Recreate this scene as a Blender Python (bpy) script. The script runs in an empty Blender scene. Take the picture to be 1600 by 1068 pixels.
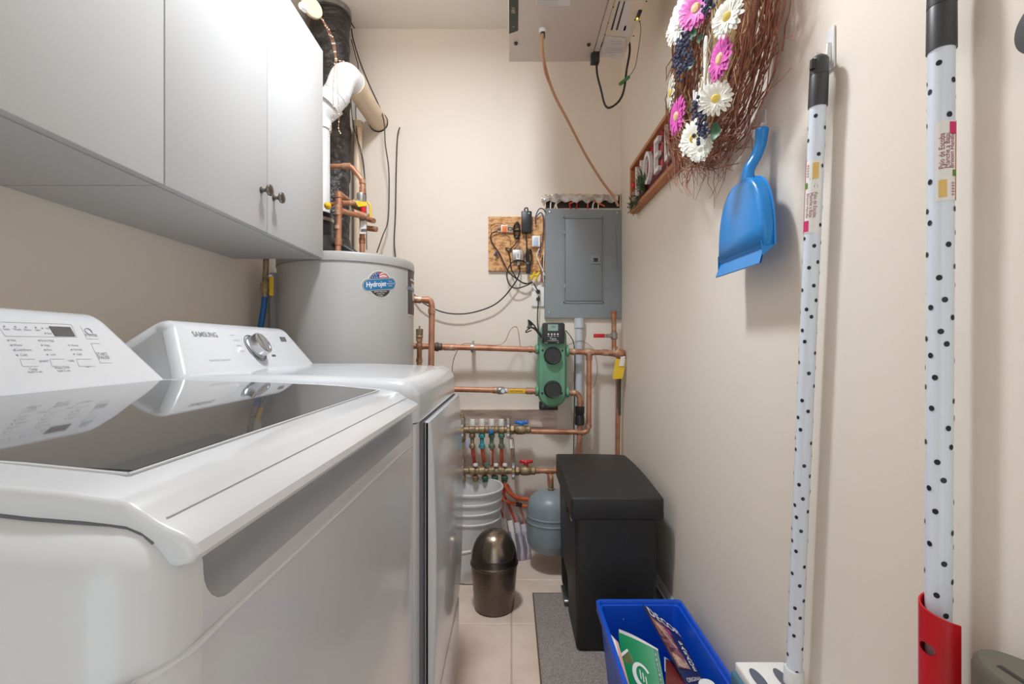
import bpy, bmesh, math, random
from mathutils import Vector, Matrix
random.seed(7)
PI = math.pi
# ------------------------------------------------------------------ camera, light, exposure
F = 755.6            # focal length in photo pixels
CH = 1.06            # camera height
SC = bpy.context.scene
C = SC.collection
cam_data = bpy.data.cameras.new('camera')
cam = bpy.data.objects.new('camera', cam_data)
C.objects.link(cam)
cam.location = (0, 0, CH)
cam.rotation_euler = (PI/2, 0, 0)
cam_data.sensor_width = 36.0
cam_data.lens = F*36.0/1600.0
cam_data.shift_x = 2/1600.0
cam_data.shift_y = 6/1600.0
cam_data.clip_start = 0.02
SC.camera = cam

world = bpy.data.worlds.new('world')
SC.world = world
world.use_nodes = True
bg = world.node_tree.nodes['Background']
bg.inputs[0].default_value = (0.84, 0.95, 1.0, 1)
bg.inputs[1].default_value = 1.3

def lamp(name, kind, loc, power, col, size):
    d = bpy.data.lights.new(name, kind)
    d.energy = power; d.color = col
    if kind == 'AREA':
        d.shape = 'DISK'; d.size = size
    else:
        d.shadow_soft_size = size
    o = bpy.data.objects.new(name, d); C.objects.link(o); o.location = loc
    return o
lamp('ceiling_lamp', 'AREA', (-0.22, 1.27, 2.60), 23, (0.88, 0.94, 1.0), 0.22)
lamp('ceiling_lamp_fill', 'POINT', (-0.22, 1.27, 2.50), 2.6, (0.88, 0.94, 1.0), 0.10)  # fill point added under the lamp to brighten ceiling and upper walls

SC.view_settings.view_transform = 'Standard'
SC.view_settings.look = 'None'
SC.view_settings.gamma = 1.0
SC.view_settings.use_curve_mapping = False
SC.view_settings.exposure = 0.16
SC.cycles.max_bounces = 16
SC.cycles.diffuse_bounces = 10

# ------------------------------------------------------------------ measuring helpers
def W(x, y, Y):                 # point seen at photo pixel x,y at depth Y
    return Vector(((x-798)/F*Y, Y, CH-(y-540)/F*Y))
def onX(x, y, X):
    return W(x, y, X*F/(x-798))
def onZ(x, y, Z):
    return W(x, y, (CH-Z)*F/(y-540))
def onPlane(x, y, p0, n):
    d = Vector(((x-798)/F, 1.0, -(y-540)/F)); o = Vector((0, 0, CH))
    return o + d*((Vector(p0)-o).dot(n)/d.dot(n))
def frame(o, u, v):
    u = Vector(u).normalized(); v = Vector(v); v = (v-u*v.dot(u)).normalized(); w = u.cross(v)
    return Matrix(((u.x, v.x, w.x, o[0]), (u.y, v.y, w.y, o[1]), (u.z, v.z, w.z, o[2]), (0, 0, 0, 1)))

# ------------------------------------------------------------------ materials
def lin(c):
    return tuple(((x/255)/12.92 if x/255 <= .04045 else ((x/255+.055)/1.055)**2.4) for x in c)
MATS = {}
def mat(name, col, rough=.5, metal=0.0, spec=.5, var=None, bump=None, coat=0, emit=0, sss=0, trans=0, stretch=(1, 1, 1)):
    if name in MATS: return MATS[name]
    m = bpy.data.materials.new(name); m.use_nodes = True
    nt = m.node_tree; N = nt.nodes; L = nt.links
    b = N['Principled BSDF']
    c = lin(col)
    b.inputs['Base Color'].default_value = (*c, 1)
    b.inputs['Roughness'].default_value = rough
    b.inputs['Metallic'].default_value = metal
    b.inputs['Specular IOR Level'].default_value = spec
    if coat:
        b.inputs['Coat Weight'].default_value = coat; b.inputs['Coat Roughness'].default_value = .06
    if emit:
        b.inputs['Emission Color'].default_value = (*c, 1); b.inputs['Emission Strength'].default_value = emit
    if sss:
        b.inputs['Subsurface Weight'].default_value = sss
        b.inputs['Subsurface Radius'].default_value = (.02, .02, .02)
    if trans:
        b.inputs['Transmission Weight'].default_value = trans
    if var or bump:
        tc = N.new('ShaderNodeTexCoord'); mp = N.new('ShaderNodeMapping')
        mp.inputs['Scale'].default_value = stretch
        L.new(tc.outputs['Object'], mp.inputs[0])
    if var:                      # (scale, second colour, low, high)
        s, c2, lo, hi = var
        nz = N.new('ShaderNodeTexNoise'); nz.inputs['Scale'].default_value = s; nz.inputs['Detail'].default_value = 5
        L.new(mp.outputs[0], nz.inputs['Vector'])
        r = N.new('ShaderNodeMapRange'); r.inputs[1].default_value = lo; r.inputs[2].default_value = hi
        L.new(nz.outputs[0], r.inputs[0])
        mx = N.new('ShaderNodeMix'); mx.data_type = 'RGBA'
        mx.inputs[6].default_value = (*c, 1); mx.inputs[7].default_value = (*lin(c2), 1)
        L.new(r.outputs[0], mx.inputs[0]); L.new(mx.outputs[2], b.inputs['Base Color'])
    if bump:                     # (scale, strength, distance)
        nz = N.new('ShaderNodeTexNoise'); nz.inputs['Scale'].default_value = bump[0]; nz.inputs['Detail'].default_value = 4
        L.new(mp.outputs[0], nz.inputs['Vector'])
        bm_ = N.new('ShaderNodeBump'); bm_.inputs['Strength'].default_value = bump[1]; bm_.inputs['Distance'].default_value = bump[2]
        L.new(nz.outputs[0], bm_.inputs['Height']); L.new(bm_.outputs[0], b.inputs['Normal'])
    MATS[name] = m
    return m
m_wall = mat('painted_wall', (237, 227, 215), .6, spec=.25, var=(1.3, (235, 224, 211), .35, .65), bump=(260, .05, .002))
m_ceil = mat('ceiling_paint', (240, 234, 226), .8, spec=.2, bump=(180, .08, .002))
m_tile = mat('floor_tile', (240, 220, 204), .42, var=(7, (224, 197, 177), .35, .7), bump=(60, .06, .001))
m_grout = mat('grout', (206, 184, 164), .9, var=(30, (190, 168, 150), .3, .7))
m_base = mat('baseboard_white', (240, 242, 244), .3)
m_cab = mat('cabinet_white', (193, 194, 195), .45, spec=.35, bump=(500, .02, .0005))
m_app = mat('appliance_enamel', (209, 212, 216), .18, coat=.3, var=(3, (207, 210, 214), .3, .7))
m_plast = mat('white_plastic', (228, 228, 228), .25)
m_dark_gap = mat('dark_gap', (104, 106, 112), .7)
m_glass = mat('dark_glass_lid', (90, 90, 90), .04, spec=.65, var=(420, (84, 84, 84), .4, .6))
m_disp = mat('display_window', (92, 92, 92), .25)
m_ink = mat('grey_ink', (138, 138, 140), .6)
m_ink2 = mat('pale_grey_ink', (182, 182, 184), .6)
m_black = mat('black_plastic', (34, 34, 36), .4, bump=(400, .04, .0005))
m_blk2 = mat('black_cable', (42, 38, 37), .45)
m_brn = mat('brown_cable', (72, 58, 52), .5)
m_bin = mat('black_bin_plastic', (43, 42, 42), .5, spec=.4, bump=(700, .12, .0006))
m_chrome = mat('brushed_steel', (196, 196, 198), .28, 1.0)
m_steel = mat('galvanised_steel', (178, 176, 172), .4, .7, var=(25, (150, 148, 146), .35, .65))
m_pewter = mat('pewter_knob', (126, 118, 110), .32, .9)
m_tank = mat('tank_paint', (190, 189, 186), .32, var=(2, (187, 186, 183), .3, .7))
m_tankcap = mat('tank_cap', (172, 170, 166), .42)
m_pvc = mat('white_pvc', (232, 234, 236), .28)
m_tan = mat('cream_pvc', (226, 204, 176), .35)
m_duct = mat('black_duct_plastic', (50, 47, 46), .28, var=(14, (92, 87, 84), .5, .72), bump=(26, .9, .02), stretch=(1, 1, 1.6))
m_cu = mat('copper', (200, 146, 116), .5, .5, var=(22, (166, 110, 82), .42, .72), stretch=(1, 1, 1))
m_cu2 = mat('soldered_copper', (180, 128, 98), .5, .5, var=(30, (214, 190, 168), .5, .72))
m_brass = mat('brass', (172, 150, 116), .5, .5, var=(40, (126, 106, 78), .42, .66))
m_patina = mat('green_patina', (96, 140, 124), .6, .3, var=(40, (120, 100, 66), .45, .65))
m_teal = mat('teal_corrosion', (62, 160, 166), .6, .1, var=(40, (60, 110, 110), .45, .7))
m_panel = mat('panel_grey', (140, 146, 150), .4, spec=.4, var=(4, (134, 140, 144), .3, .7))
m_paneld = mat('panel_door_grey', (134, 139, 143), .42, spec=.4)
m_unit = mat('unit_beige_steel', (212, 198, 186), .42, var=(3, (208, 193, 180), .3, .7))
m_unit2 = mat('unit_side_beige', (228, 212, 190), .5)
m_paper = mat('label_paper', (222, 214, 210), .6)
m_green = mat('pump_green', (108, 162, 132), .4, var=(12, (102, 155, 126), .4, .6))
m_pumpb = mat('pump_black', (48, 48, 52), .45)
m_lcd = mat('lcd_screen', (150, 176, 164), .3)
m_yel = mat('yellow_plastic', (238, 190, 40), .4)
m_yel2 = mat('yellow_tag', (238, 200, 44), .5)
m_red = mat('red_plastic', (204, 28, 44), .35)
m_redd = mat('red_bracket', (196, 12, 30), .35)
m_blue = mat('blue_handle', (40, 118, 206), .35)
m_hose = mat('blue_pex', (22, 96, 168), .35)
m_orange = mat('orange_pex', (222, 110, 66), .4, var=(9, (200, 84, 52), .4, .7))
m_redpex = mat('red_pex', (214, 84, 72), .4)
m_cond = mat('grey_conduit', (202, 206, 214), .4)
m_sleeve = mat('purple_white_sleeve', (214, 208, 216), .5, var=(18, (176, 164, 178), .5, .65))
m_wood = mat('rough_wood', (226, 206, 194), .75, var=(9, (188, 166, 154), .42, .72), bump=(30, .3, .003), stretch=(1.2, 1, 7))
m_dust = mat('dustpan_blue', (30, 136, 214), .3, coat=.2)
m_bluebin = mat('blue_bin_plastic', (16, 84, 206), .38, bump=(300, .04, .0005))
m_bronze = mat('bronze_metal', (112, 102, 94), .3, .85, var=(200, (100, 90, 84), .4, .6))
m_bronze2 = mat('bronze_shiny', (146, 132, 116), .24, .9)
m_mop = mat('mop_pole_paint', (222, 230, 242), .25, coat=.2)
m_dot = mat('black_dot_print', (30, 34, 42), .4)
m_grip = mat('dark_grey_grip', (58, 58, 60), .42)
m_etank = mat('expansion_tank_grey', (146, 158, 164), .35, var=(9, (138, 150, 156), .4, .6))
m_bucket = mat('bucket_plastic', (226, 226, 226), .4, sss=.15)
m_twig = mat('red_brown_twig', (168, 112, 88), .7, var=(40, (124, 76, 60), .4, .7))
m_straw = mat('straw_stem', (212, 190, 146), .7, var=(40, (168, 140, 100), .4, .7))
m_frame = mat('sign_frame_wood', (190, 124, 76), .5, var=(20, (166, 104, 62), .4, .7), stretch=(1, 1, 8))
m_white = mat('white_paint', (236, 234, 230), .5)
m_pine = mat('pine_needles', (70, 92, 58), .7, var=(60, (100, 122, 84), .4, .7))
m_pink = mat('pink_petal', (214, 84, 176), .55, sss=.1)
m_cream = mat('white_petal', (240, 238, 228), .55, sss=.1)
m_fcen = mat('yellow_flower_centre', (232, 206, 96), .7)
m_berry = mat('navy_berry', (58, 64, 92), .6, var=(60, (96, 100, 124), .5, .7))
m_leaf = mat('leaf_green', (52, 98, 66), .5)
m_foil = mat('crumpled_poly_sheet', (222, 214, 206), .22, .2, var=(24, (176, 166, 158), .45, .6), bump=(40, .8, .01))
m_dark = mat('recess_dark', (52, 40, 34), .9)
m_card = mat('carton_orange', (236, 122, 36), .45)
# ------------------------------------------------------------------ mesh building
OFF = {}
_txt = {}
def text_data(s):
    if s in _txt: return _txt[s]
    key = s; bold = s.startswith('*'); s = s.lstrip('*')
    cu = bpy.data.curves.new('t', 'FONT'); cu.body = s; cu.size = 1; cu.align_x = 'CENTER'; cu.align_y = 'CENTER'
    cu.resolution_u = 3; cu.offset = .022 if bold else 0
    o = bpy.data.objects.new('t', cu); C.objects.link(o)
    bpy.context.view_layer.update()
    me = bpy.data.meshes.new_from_object(o.evaluated_get(bpy.context.evaluated_depsgraph_get()))
    d = ([v.co.copy() for v in me.vertices], [tuple(p.vertices) for p in me.polygons])
    bpy.data.objects.remove(o); bpy.data.curves.remove(cu); bpy.data.meshes.remove(me)
    _txt[key] = d
    return d
def fillet(pts, r, n=6):
    pts = [Vector(p) for p in pts]; out = [pts[0]]
    for a, b, c in zip(pts, pts[1:], pts[2:]):
        d1 = (a-b); d2 = (c-b); k = min(r, d1.length*.48, d2.length*.48)
        p, q = b+d1.normalized()*k, b+d2.normalized()*k
        for i in range(n+1):
            t = i/n; out.append(p*(1-t)**2+b*2*t*(1-t)+q*t*t)
    out.append(pts[-1]); return out
def cat(pts, n=8):
    pts = [Vector(p) for p in pts]
    P = [pts[0]*2-pts[1]]+pts+[pts[-1]*2-pts[-2]]; out = []
    for i in range(1, len(P)-2):
        a, b, c, d = P[i-1:i+3]
        for k in range(n):
            t = k/n
            out.append(.5*((2*b)+(c-a)*t+(2*a-5*b+4*c-d)*t*t+(3*b-a-3*c+d)*t**3))
    out.append(pts[-1]); return out
class MB:
    def __init__(s): s.v = []; s.f = []
    def add(s, vs, fs):
        k = len(s.v); s.v += [Vector(p) for p in vs]; s.f += [tuple(i+k for i in f) for f in fs]; return s
    def bm(s, b, M=None):
        b.verts.index_update()
        s.add([(M @ v.co) if M else v.co.copy() for v in b.verts], [[v.index for v in f.verts] for f in b.faces]); b.free(); return s
    def box(s, a, b, r=0, seg=3, M=None, cuts=None, edges=None):
        g = bmesh.new(); bmesh.ops.create_cube(g, size=1)
        a = Vector(a); b = Vector(b)
        lo = Vector(map(min, a, b)); hi = Vector(map(max, a, b))
        for v in g.verts:
            for i in range(3): v.co[i] = lo[i] if v.co[i] < 0 else hi[i]
        if r:
            es = [e for e in g.edges if edges is None or edges(e)]
            bmesh.ops.bevel(g, geom=es, offset=min(r, .49*min(hi-lo)), segments=seg, profile=.5, affect='EDGES')
        for ax, vals in (cuts or {}).items():
            n = Vector((0, 0, 0)); n[ax] = 1
            for c in vals:
                bmesh.ops.bisect_plane(g, geom=g.verts[:]+g.edges[:]+g.faces[:], plane_co=n*c, plane_no=n)
        return s.bm(g, M)
    def tube(s, pts, r, n=10, caps=True, radii=None, flat=1.0):
        pts = [Vector(p) for p in pts]; vs = []; fs = []
        T = []
        for i in range(len(pts)):
            d = pts[min(i+1, len(pts)-1)]-pts[max(i-1, 0)]
            T.append(d.normalized() if d.length > 1e-9 else Vector((0, 0, 1)))
        up = Vector((0, 0, 1)) if abs(T[0].z) < .9 else Vector((1, 0, 0))
        u = (up-T[0]*up.dot(T[0])).normalized()
        for i, p in enumerate(pts):
            u = (u-T[i]*u.dot(T[i])).normalized(); w = T[i].cross(u)
            rr = radii[i] if radii else r
            for k in range(n):
                a = 2*PI*k/n; vs.append(p+(u*math.cos(a)*flat+w*math.sin(a))*rr)
        for i in range(len(pts)-1):
            for k in range(n):
                fs.append((i*n+k, i*n+(k+1) % n, (i+1)*n+(k+1) % n, (i+1)*n+k))
        if caps:
            fs.append(tuple(range(n))[::-1]); fs.append(tuple(range((len(pts)-1)*n, len(pts)*n)))
        return s.add(vs, fs)
    def cyl(s, a, b, r, n=20, r2=None):
        return s.tube([a, b], r, n, radii=[r, r if r2 is None else r2])
    def lathe(s, prof, o=(0, 0, 0), axis=(0, 0, 1), n=32, closed=False):
        ax = Vector(axis).normalized(); up = Vector((1, 0, 0)) if abs(ax.x) < .9 else Vector((0, 1, 0))
        u = (up-ax*up.dot(ax)).normalized(); w = ax.cross(u); o = Vector(o); vs = []; fs = []
        for r, h in prof:
            for k in range(n):
                a = 2*PI*k/n; vs.append(o+ax*h+(u*math.cos(a)+w*math.sin(a))*max(r, 1e-5))
        for i in range(len(prof)-1):
            for k in range(n):
                fs.append((i*n+k, i*n+(k+1) % n, (i+1)*n+(k+1) % n, (i+1)*n+k))
        if not closed:
            fs.append(tuple(range(n))[::-1]); fs.append(tuple(range((len(prof)-1)*n, len(prof)*n)))
        return s.add(vs, fs)
    def ball(s, o, r, n=12, sq=(1, 1, 1)):
        g = bmesh.new(); bmesh.ops.create_uvsphere(g, u_segments=n, v_segments=max(6, n//2), radius=1)
        return s.bm(g, Matrix.Translation(o) @ Matrix.Diagonal((r*sq[0], r*sq[1], r*sq[2], 1)))
    def prism(s, poly, M, d):    # poly in the frame's u,v; extruded from 0 to d along w
        n = len(poly); vs = [M @ Vector((x, y, 0)) for x, y in poly]+[M @ Vector((x, y, d)) for x, y in poly]
        fs = [tuple(range(n))[::-1], tuple(range(n, 2*n))]+[(i, (i+1) % n, n+(i+1) % n, n+i) for i in range(n)]
        return s.add(vs, fs)
    def rect(s, M, x0, y0, x1, y1, w=0.0):
        return s.add([M @ Vector(p) for p in ((x0, y0, w), (x1, y0, w), (x1, y1, w), (x0, y1, w))], [(0, 1, 2, 3)])
    def outline(s, M, x0, y0, x1, y1, t, w=0.0):
        s.rect(M, x0, y0, x1, y0+t, w); s.rect(M, x0, y1-t, x1, y1, w); s.rect(M, x0, y0, x0+t, y1, w); return s.rect(M, x1-t, y0, x1, y1, w)
    def text(s, t, size, M, w=0.0, sx=1.0, fn=None, d=0.0):
        vs, fs = text_data(t)
        if fn: return s.add([fn(v.x*size*sx, v.y*size) for v in vs], fs)
        if d:
            n = len(vs); ed = {}
            for f in fs:
                for a, b in zip(f, f[1:]+f[:1]): ed[(a, b)] = 1
            P = [M @ Vector((v.x*size*sx, v.y*size, w)) for v in vs]+[M @ Vector((v.x*size*sx, v.y*size, w+d)) for v in vs]
            ff = [tuple(i+n for i in f) for f in fs]+[(a, b, b+n, a+n) for a, b in ed if (b, a) not in ed]
            return s.add(P, ff)
        return s.add([M @ Vector((v.x*size*sx, v.y*size, w)) for v in vs], fs)
    def quad(s, a, b, c, d, t=0.0):       # sheet with thickness t
        a, b, c, d = map(Vector, (a, b, c, d))
        n = (b-a).cross(d-a).normalized()*t
        return s.add([a, b, c, d, a-n, b-n, c-n, d-n], [(0, 1, 2, 3), (7, 6, 5, 4), (0, 4, 5, 1), (1, 5, 6, 2), (2, 6, 7, 3), (3, 7, 4, 0)])
    def ext(s, prof, y0, y1, r=.0, ins=None, k=4, mids=0):
        # closed XZ profile swept along Y; ends rounded by r; ins(x,z) pulls the ends in
        n = len(prof); cx = sum(p[0] for p in prof)/n
        nor = []
        ar = sum(prof[i][0]*prof[(i+1) % n][1]-prof[(i+1) % n][0]*prof[i][1] for i in range(n))
        sg = 1 if ar > 0 else -1
        for i in range(n):
            a, b, c = prof[i-1], prof[i], prof[(i+1) % n]
            t = Vector((c[0]-a[0], c[1]-a[1])).normalized(); nor.append((sg*t.y, -sg*t.x))
        st = [(r*(1-math.cos(PI/2*i/k)), r*(1-math.sin(PI/2*i/k))) for i in range(k+1)] if r else [(0, 0)]
        rows = [(0, d, h) for d, h in st]+[(1, d, h) for d, h in reversed(st)]
        if r: rows = [(0, r*(1-math.cos(PI/2*i/k)), r*(1-math.sin(PI/2*i/k))) for i in range(k+1)]; rows = [(e, d, h) for e, d, h in rows]; rows += [(1, d, h) for e, d, h in reversed(rows)]
        vs = []; fs = []
        for e, d, h in rows:
            for (x, z), (nx, nz) in zip(prof, nor):
                i_ = ins(x, z) if ins else 0
                vs.append(Vector((x-nx*h, (y0+i_+d) if e == 0 else (y1-i_-d), z-nz*h)))
        for i in range(len(rows)-1):
            for j in range(n): fs.append((i*n+j, (i+1)*n+j, (i+1)*n+(j+1) % n, i*n+(j+1) % n))
        fs.append(tuple(range(n))); fs.append(tuple(range((len(rows)-1)*n, len(rows)*n))[::-1])
        return s.add(vs, fs)
    def build(s, name, m, parent=None, loc=None, ang=35, fix=True, flat=False):
        me = bpy.data.meshes.new(name)
        off = Vector(OFF[parent.name]) if parent else Vector(loc or (0, 0, 0))
        me.from_pydata([p-off for p in s.v], [], s.f); me.validate()
        if fix:
            g = bmesh.new(); g.from_mesh(me); bmesh.ops.recalc_face_normals(g, faces=g.faces[:]); g.to_mesh(me); g.free()
        me.materials.append(m)
        if not flat:
            me.polygons.foreach_set('use_smooth', [True]*len(me.polygons)); me.set_sharp_from_angle(angle=math.radians(ang))
        o = bpy.data.objects.new(name, me); C.objects.link(o)
        if parent: o.parent = parent
        else: o.location = off
        OFF[o.name] = tuple(off)
        return o
def tag(o, label=None, cat_=None, group=None, kind=None):
    if label: o['label'] = label
    if cat_: o['category'] = cat_
    if group: o['group'] = group
    if kind: o['kind'] = kind
    return o
def thing(name, label, cat_, loc=(0, 0, 0), group=None):
    o = bpy.data.objects.new(name, None); C.objects.link(o); o.location = loc; o.empty_display_size = .05
    OFF[o.name] = tuple(loc)
    return tag(o, label, cat_, group)
def boolean_cut(o, cutter_mb):
    c = cutter_mb.build('cutter', m_app)
    c.location = -Vector(OFF[o.name]); OFF_c = c
    c.location = (0, 0, 0)
    md = o.modifiers.new('b', 'BOOLEAN'); md.operation = 'DIFFERENCE'; md.solver = 'EXACT'; md.object = c
    bpy.context.view_layer.update()
    me = bpy.data.meshes.new_from_object(o.evaluated_get(bpy.context.evaluated_depsgraph_get()))
    o.modifiers.clear(); o.data = me; bpy.data.objects.remove(c)
    me.polygons.foreach_set('use_smooth', [True]*len(me.polygons)); me.set_sharp_from_angle(angle=math.radians(35))
XL, XR, YB, ZC = -1.0, .566, 2.485, 2.688
# ================================================================== ROOM SHELL
YF = -0.75
def struct(name, m, a, b):
    o = MB().box(a, b).build(name, m, loc=((a[0]+b[0])/2, (a[1]+b[1])/2, a[2]))
    return tag(o, kind='structure')
floor_ = struct('floor', m_grout, (XL-.1, YF, -.06), (XR+.1, YB+.1, -.004))
struct('ceiling', m_ceil, (XL-.1, YF, ZC), (XR+.1, YB+.1, ZC+.08))
struct('wall_left', m_wall, (XL-.1, YF, -.004), (XL, YB, ZC))
struct('wall_right', m_wall, (XR, YF, -.004), (XR+.1, YB, ZC))
struct('wall_back', m_wall, (XL-.1, YB, -.004), (XR+.1, YB+.1, ZC))
g = MB()
g.box((XL-.1, YF-.1, 0), (-.42, YF, ZC)); g.box((.45, YF-.1, 0), (XR+.1, YF, ZC)); g.box((-.42, YF-.1, 2.08), (.45, YF, ZC))
tag(g.build('wall_front', m_wall, loc=(0, YF, 0)), kind='structure')
# floor tiles, one object each
T = .348
tile_me = None
for i in range(-3, 2):
    for j in range(-6, 4):
        x0, y0 = .003+i*T, 1.498+j*T-.002
        x1, y1 = x0+T, y0+T
        a = Vector((max(x0, XL)+.002, max(y0, YF)+.002, 0)); b = Vector((min(x1, XR)-.002, min(y1, YB)-.002, 0))
        if b.x-a.x < .02 or b.y-a.y < .02: continue
        g = MB().box((a.x, a.y, -.008), (b.x, b.y, random.uniform(-.0004, .0004)), r=.0025, seg=1)
        g.build('tile', m_tile, floor_)
# moulded baseboard on the right wall and a plain one on the left
prof = [(XR-.0005, 0), (XR-.016, 0), (XR-.016, .118), (XR-.011, .126), (XR-.011, .136), (XR-.014, .140), (XR-.014, .150), (XR-.009, .155), (XR-.009, .165), (XR-.006, .170), (XR-.004, .178), (XR-.0005, .183)]
o = MB().ext(prof, YF, YB).build('baseboard_right', m_base, loc=(XR, .9, 0)); tag(o, kind='structure')
prof = [(XL+.0005, 0), (XL+.016, 0), (XL+.016, .15), (XL+.008, .175), (XL+.0005, .183)]
o = MB().ext(prof, YF, YB).build('baseboard_left', m_base, loc=(XL, .9, 0)); tag(o, kind='structure')

# ================================================================== WALL CABINETS
def cabinet(y0, y1, label, knob_y):
    t = thing('wall_cabinet', label, 'cabinet', (-.84, (y0+y1)/2, 1.3735), 'white wall cabinets')
    z0, z1, xf, th = 1.3735, 2.123, -.698, .016
    g = MB()
    g.box((XL+.002, y0+.0005, z0), (xf, y0+th, z1)); g.box((XL+.002, y1-th, z0), (xf, y1-.0005, z1))
    g.box((XL+.002, y0+th, z0), (xf, y1-th, z0+th)); g.box((XL+.002, y0+th, z1-th), (xf, y1-th, z1))
    g.box((XL+.002, y0+th, z0+th), (XL+.012, y1-th, z1-th))
    g.build('carcass', m_cab, t)
    m = (y0+y1)/2
    for a, b, s in ((y0, m, -1), (m, y1, 1)):
        d = MB().box((xf+.001, a+.0009, z0+.001), (-.677, b-.0009, z1-.001), r=.0015, seg=2).build('door', m_cab, t)
        ky = m+s*.034
        kz = 1.482
        MB().lathe([(.009, 0), (.009, .002), (.005, .004), (.0045, .012), (.008, .016), (.0145, .02), (.016, .024), (.0145, .028), (.009, .0305), (.001, .0315)],
                   (-.677, ky, kz), (1, 0, 0), 20).build('knob', m_pewter, d)
    return t
cabinet(.947, 1.745, 'white two-door wall cabinet with two knobs, at the heater end of the wall', 0)
cabinet(.147, .945, 'white wall cabinet nearest the camera, its doors running out of the frame', 0)
# ================================================================== WASHER
def prof_sm(pts, r, n=4):           # rounded closed polygon in 2D
    out = []; N_ = len(pts)
    for i in range(N_):
        a, b, c = (Vector((*pts[i-1], 0)), Vector((*pts[i], 0)), Vector((*pts[(i+1) % N_], 0)))
        d1, d2 = a-b, c-b; k = min(r, d1.length*.45, d2.length*.45)
        p, q = b+d1.normalized()*k, b+d2.normalized()*k
        for j in range(n+1):
            t = j/n; w = p*(1-t)**2+b*2*t*(1-t)+q*t*t; out.append((w.x, w.y))
    return out
XW = -.18
washer = thing('washer', 'white top-loading washing machine with a dark glass lid, nearest the camera', 'washing machine', (-.525, .578, 0), 'laundry pair')
Y0, Y1 = .235, .922
def ztop(x):                        # crown of the lid, falling to the front
    pts = [(-.9, .996), (-.62, .994), (-.45, .990), (-.32, .984), (-.238, .976), (-.20, .969), (-.17, .960)]
    for (a, za), (b, zb) in zip(pts, pts[1:]):
        if x <= b: return za+(zb-za)*(x-a)/(b-a)
    return pts[-1][1]
g = MB().box((-.872, Y0, .02), (XW, Y1, .976), r=.036, seg=6, cuts={0: [-.7, -.55, -.45, -.36, -.30, -.26]})
for v in g.v:                       # the top of the body follows the crown
    if v.z > .9: v.z += (ztop(v.x)-.985)*(v.z-.9)/.062+.007*max(0, min(1, (v.x+.24)/.04))
body = g.build('body', m_app, washer)
cut = MB().box((-.236, Y0+.048, .902), (XW+.05, Y1-.04, 1.05), r=.028, seg=6)
boolean_cut(body, cut)
# crease across the front and round its lower corner
for z in (.8845,):
    pts = [Vector((XW+.0004, Y1-.04, .879)), Vector((XW+.0004, .75, .8835)), Vector((XW+.0004, .54, .8855)), Vector((XW+.0004, .4, .888)), Vector((XW+.0004, .32, .8895)), Vector((XW+.0004, Y0+.036, .8895)), Vector((XW-.010, Y0+.0105, .889)), Vector((XW-.036, Y0-.0004, .8885)), Vector((-.5, Y0-.0004, .888)), Vector((-.83, Y0-.0004, .888))]
    MB().tube(cat(pts, 8), .0022, 8).build('front_crease', m_app, washer)
for y in (Y0+.06, Y1-.06):
    for x in (-.24, -.82): MB().lathe([(.022, 0), (.022, .012), (.012, .015), (.012, .03)], (x, y, 0), n=16).build('foot', m_black, washer)
# lid: crowned frame with bullnose front lip
top = [(-.632, 0), (-.55, 0), (-.45, 0), (-.38, 0), (-.32, 0), (-.28, 0), (-.245, 0), (-.21, 0)]
P = [(x, ztop(x)+.004) for x, _ in top]+[(-.202, .9695), (-.193, .9635), (-.187, .9605), (-.178, .9565), (-.1715, .952), (-.170, .946), (-.174, .941), (-.182, .939), (-.20, .939), (-.225, .941), (-.25, .942)]
P += [(x, ztop(x)-.030) for x in (-.27, -.32, -.38, -.45, -.55, -.632)]
g = MB().ext(P, Y0+.026, Y1-.02, r=.005, k=4)
lid = g.build('lid', m_app, washer)
def btop(x):
    b0 = lambda t, k: .976+(ztop(t)-.985)*1.226+k-.0011
    if x < -.26: return b0(x, 0)
    a_, b_ = b0(-.26, 0), b0(-.216, .0042); s = (x+.26)/.044
    return a_+(b_-a_)*min(s, 1) if s <= 1 else b_-.0006-(.036-math.sqrt(.036**2-(x+.216)**2))*1.15
for yy in (Y0+.0262, Y1-.0202): MB().tube([(x, yy, btop(x)) for x in (-.62, -.5, -.42, -.36, -.31, -.28, -.26, -.245, -.23, -.216, -.208, -.20, -.193)], .0013, 6).build('lid_shadow_line', m_dark_gap, washer)  # dark tube painted in as the shadow line between lid and body
# glass, a thin crowned sheet with dark edge
g = MB(); vs = []; fs = []
xs = [-.618, -.58, -.53, -.48, -.43, -.38, -.34, -.30, -.27, -.239]
for x in xs:
    cn = max(0, (x+.27)/.031)*.004 if x > -.27 else 0
    for y in (.302+cn, .868-cn): vs.append((x, y, ztop(x)+.0052)); 
for i in range(len(xs)-1): fs.append((2*i, 2*i+1, 2*i+3, 2*i+2))
g.add(vs, fs)
for i in range(len(xs)):
    pass
n_ = len(vs); g.add([(a, b, c-.003) for a, b, c in vs], fs)
MB_glass = g.build('glass_panel', m_glass, lid, fix=False)
# raised rim around the glass
rim = MB()
rp = [(-.621, .299)]+[(x, .299) for x in xs[1:-1]]+[(-.236, .301)]
for seq in ([(x, .300, ztop(x)+.0045) for x in [-.621]+xs[1:-1]+[-.237]], [(x, .870, ztop(x)+.0045) for x in [-.621]+xs[1:-1]+[-.237]],
            [(-.621, .300, ztop(-.621)+.0045), (-.621, .870, ztop(-.621)+.0045)], [(-.237, .300, ztop(-.237)+.0045), (-.237, .870, ztop(-.237)+.0045)]):
    rim.tube([Vector(p) for p in seq], .0012, 6)
rim.build('glass_rim', m_app, lid)
MB().tube([(-.1925, Y0+.036, .9638), (-.1925, Y1-.028, .9638)], .0006, 6).build('lip_seam', m_ink2, lid)
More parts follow.
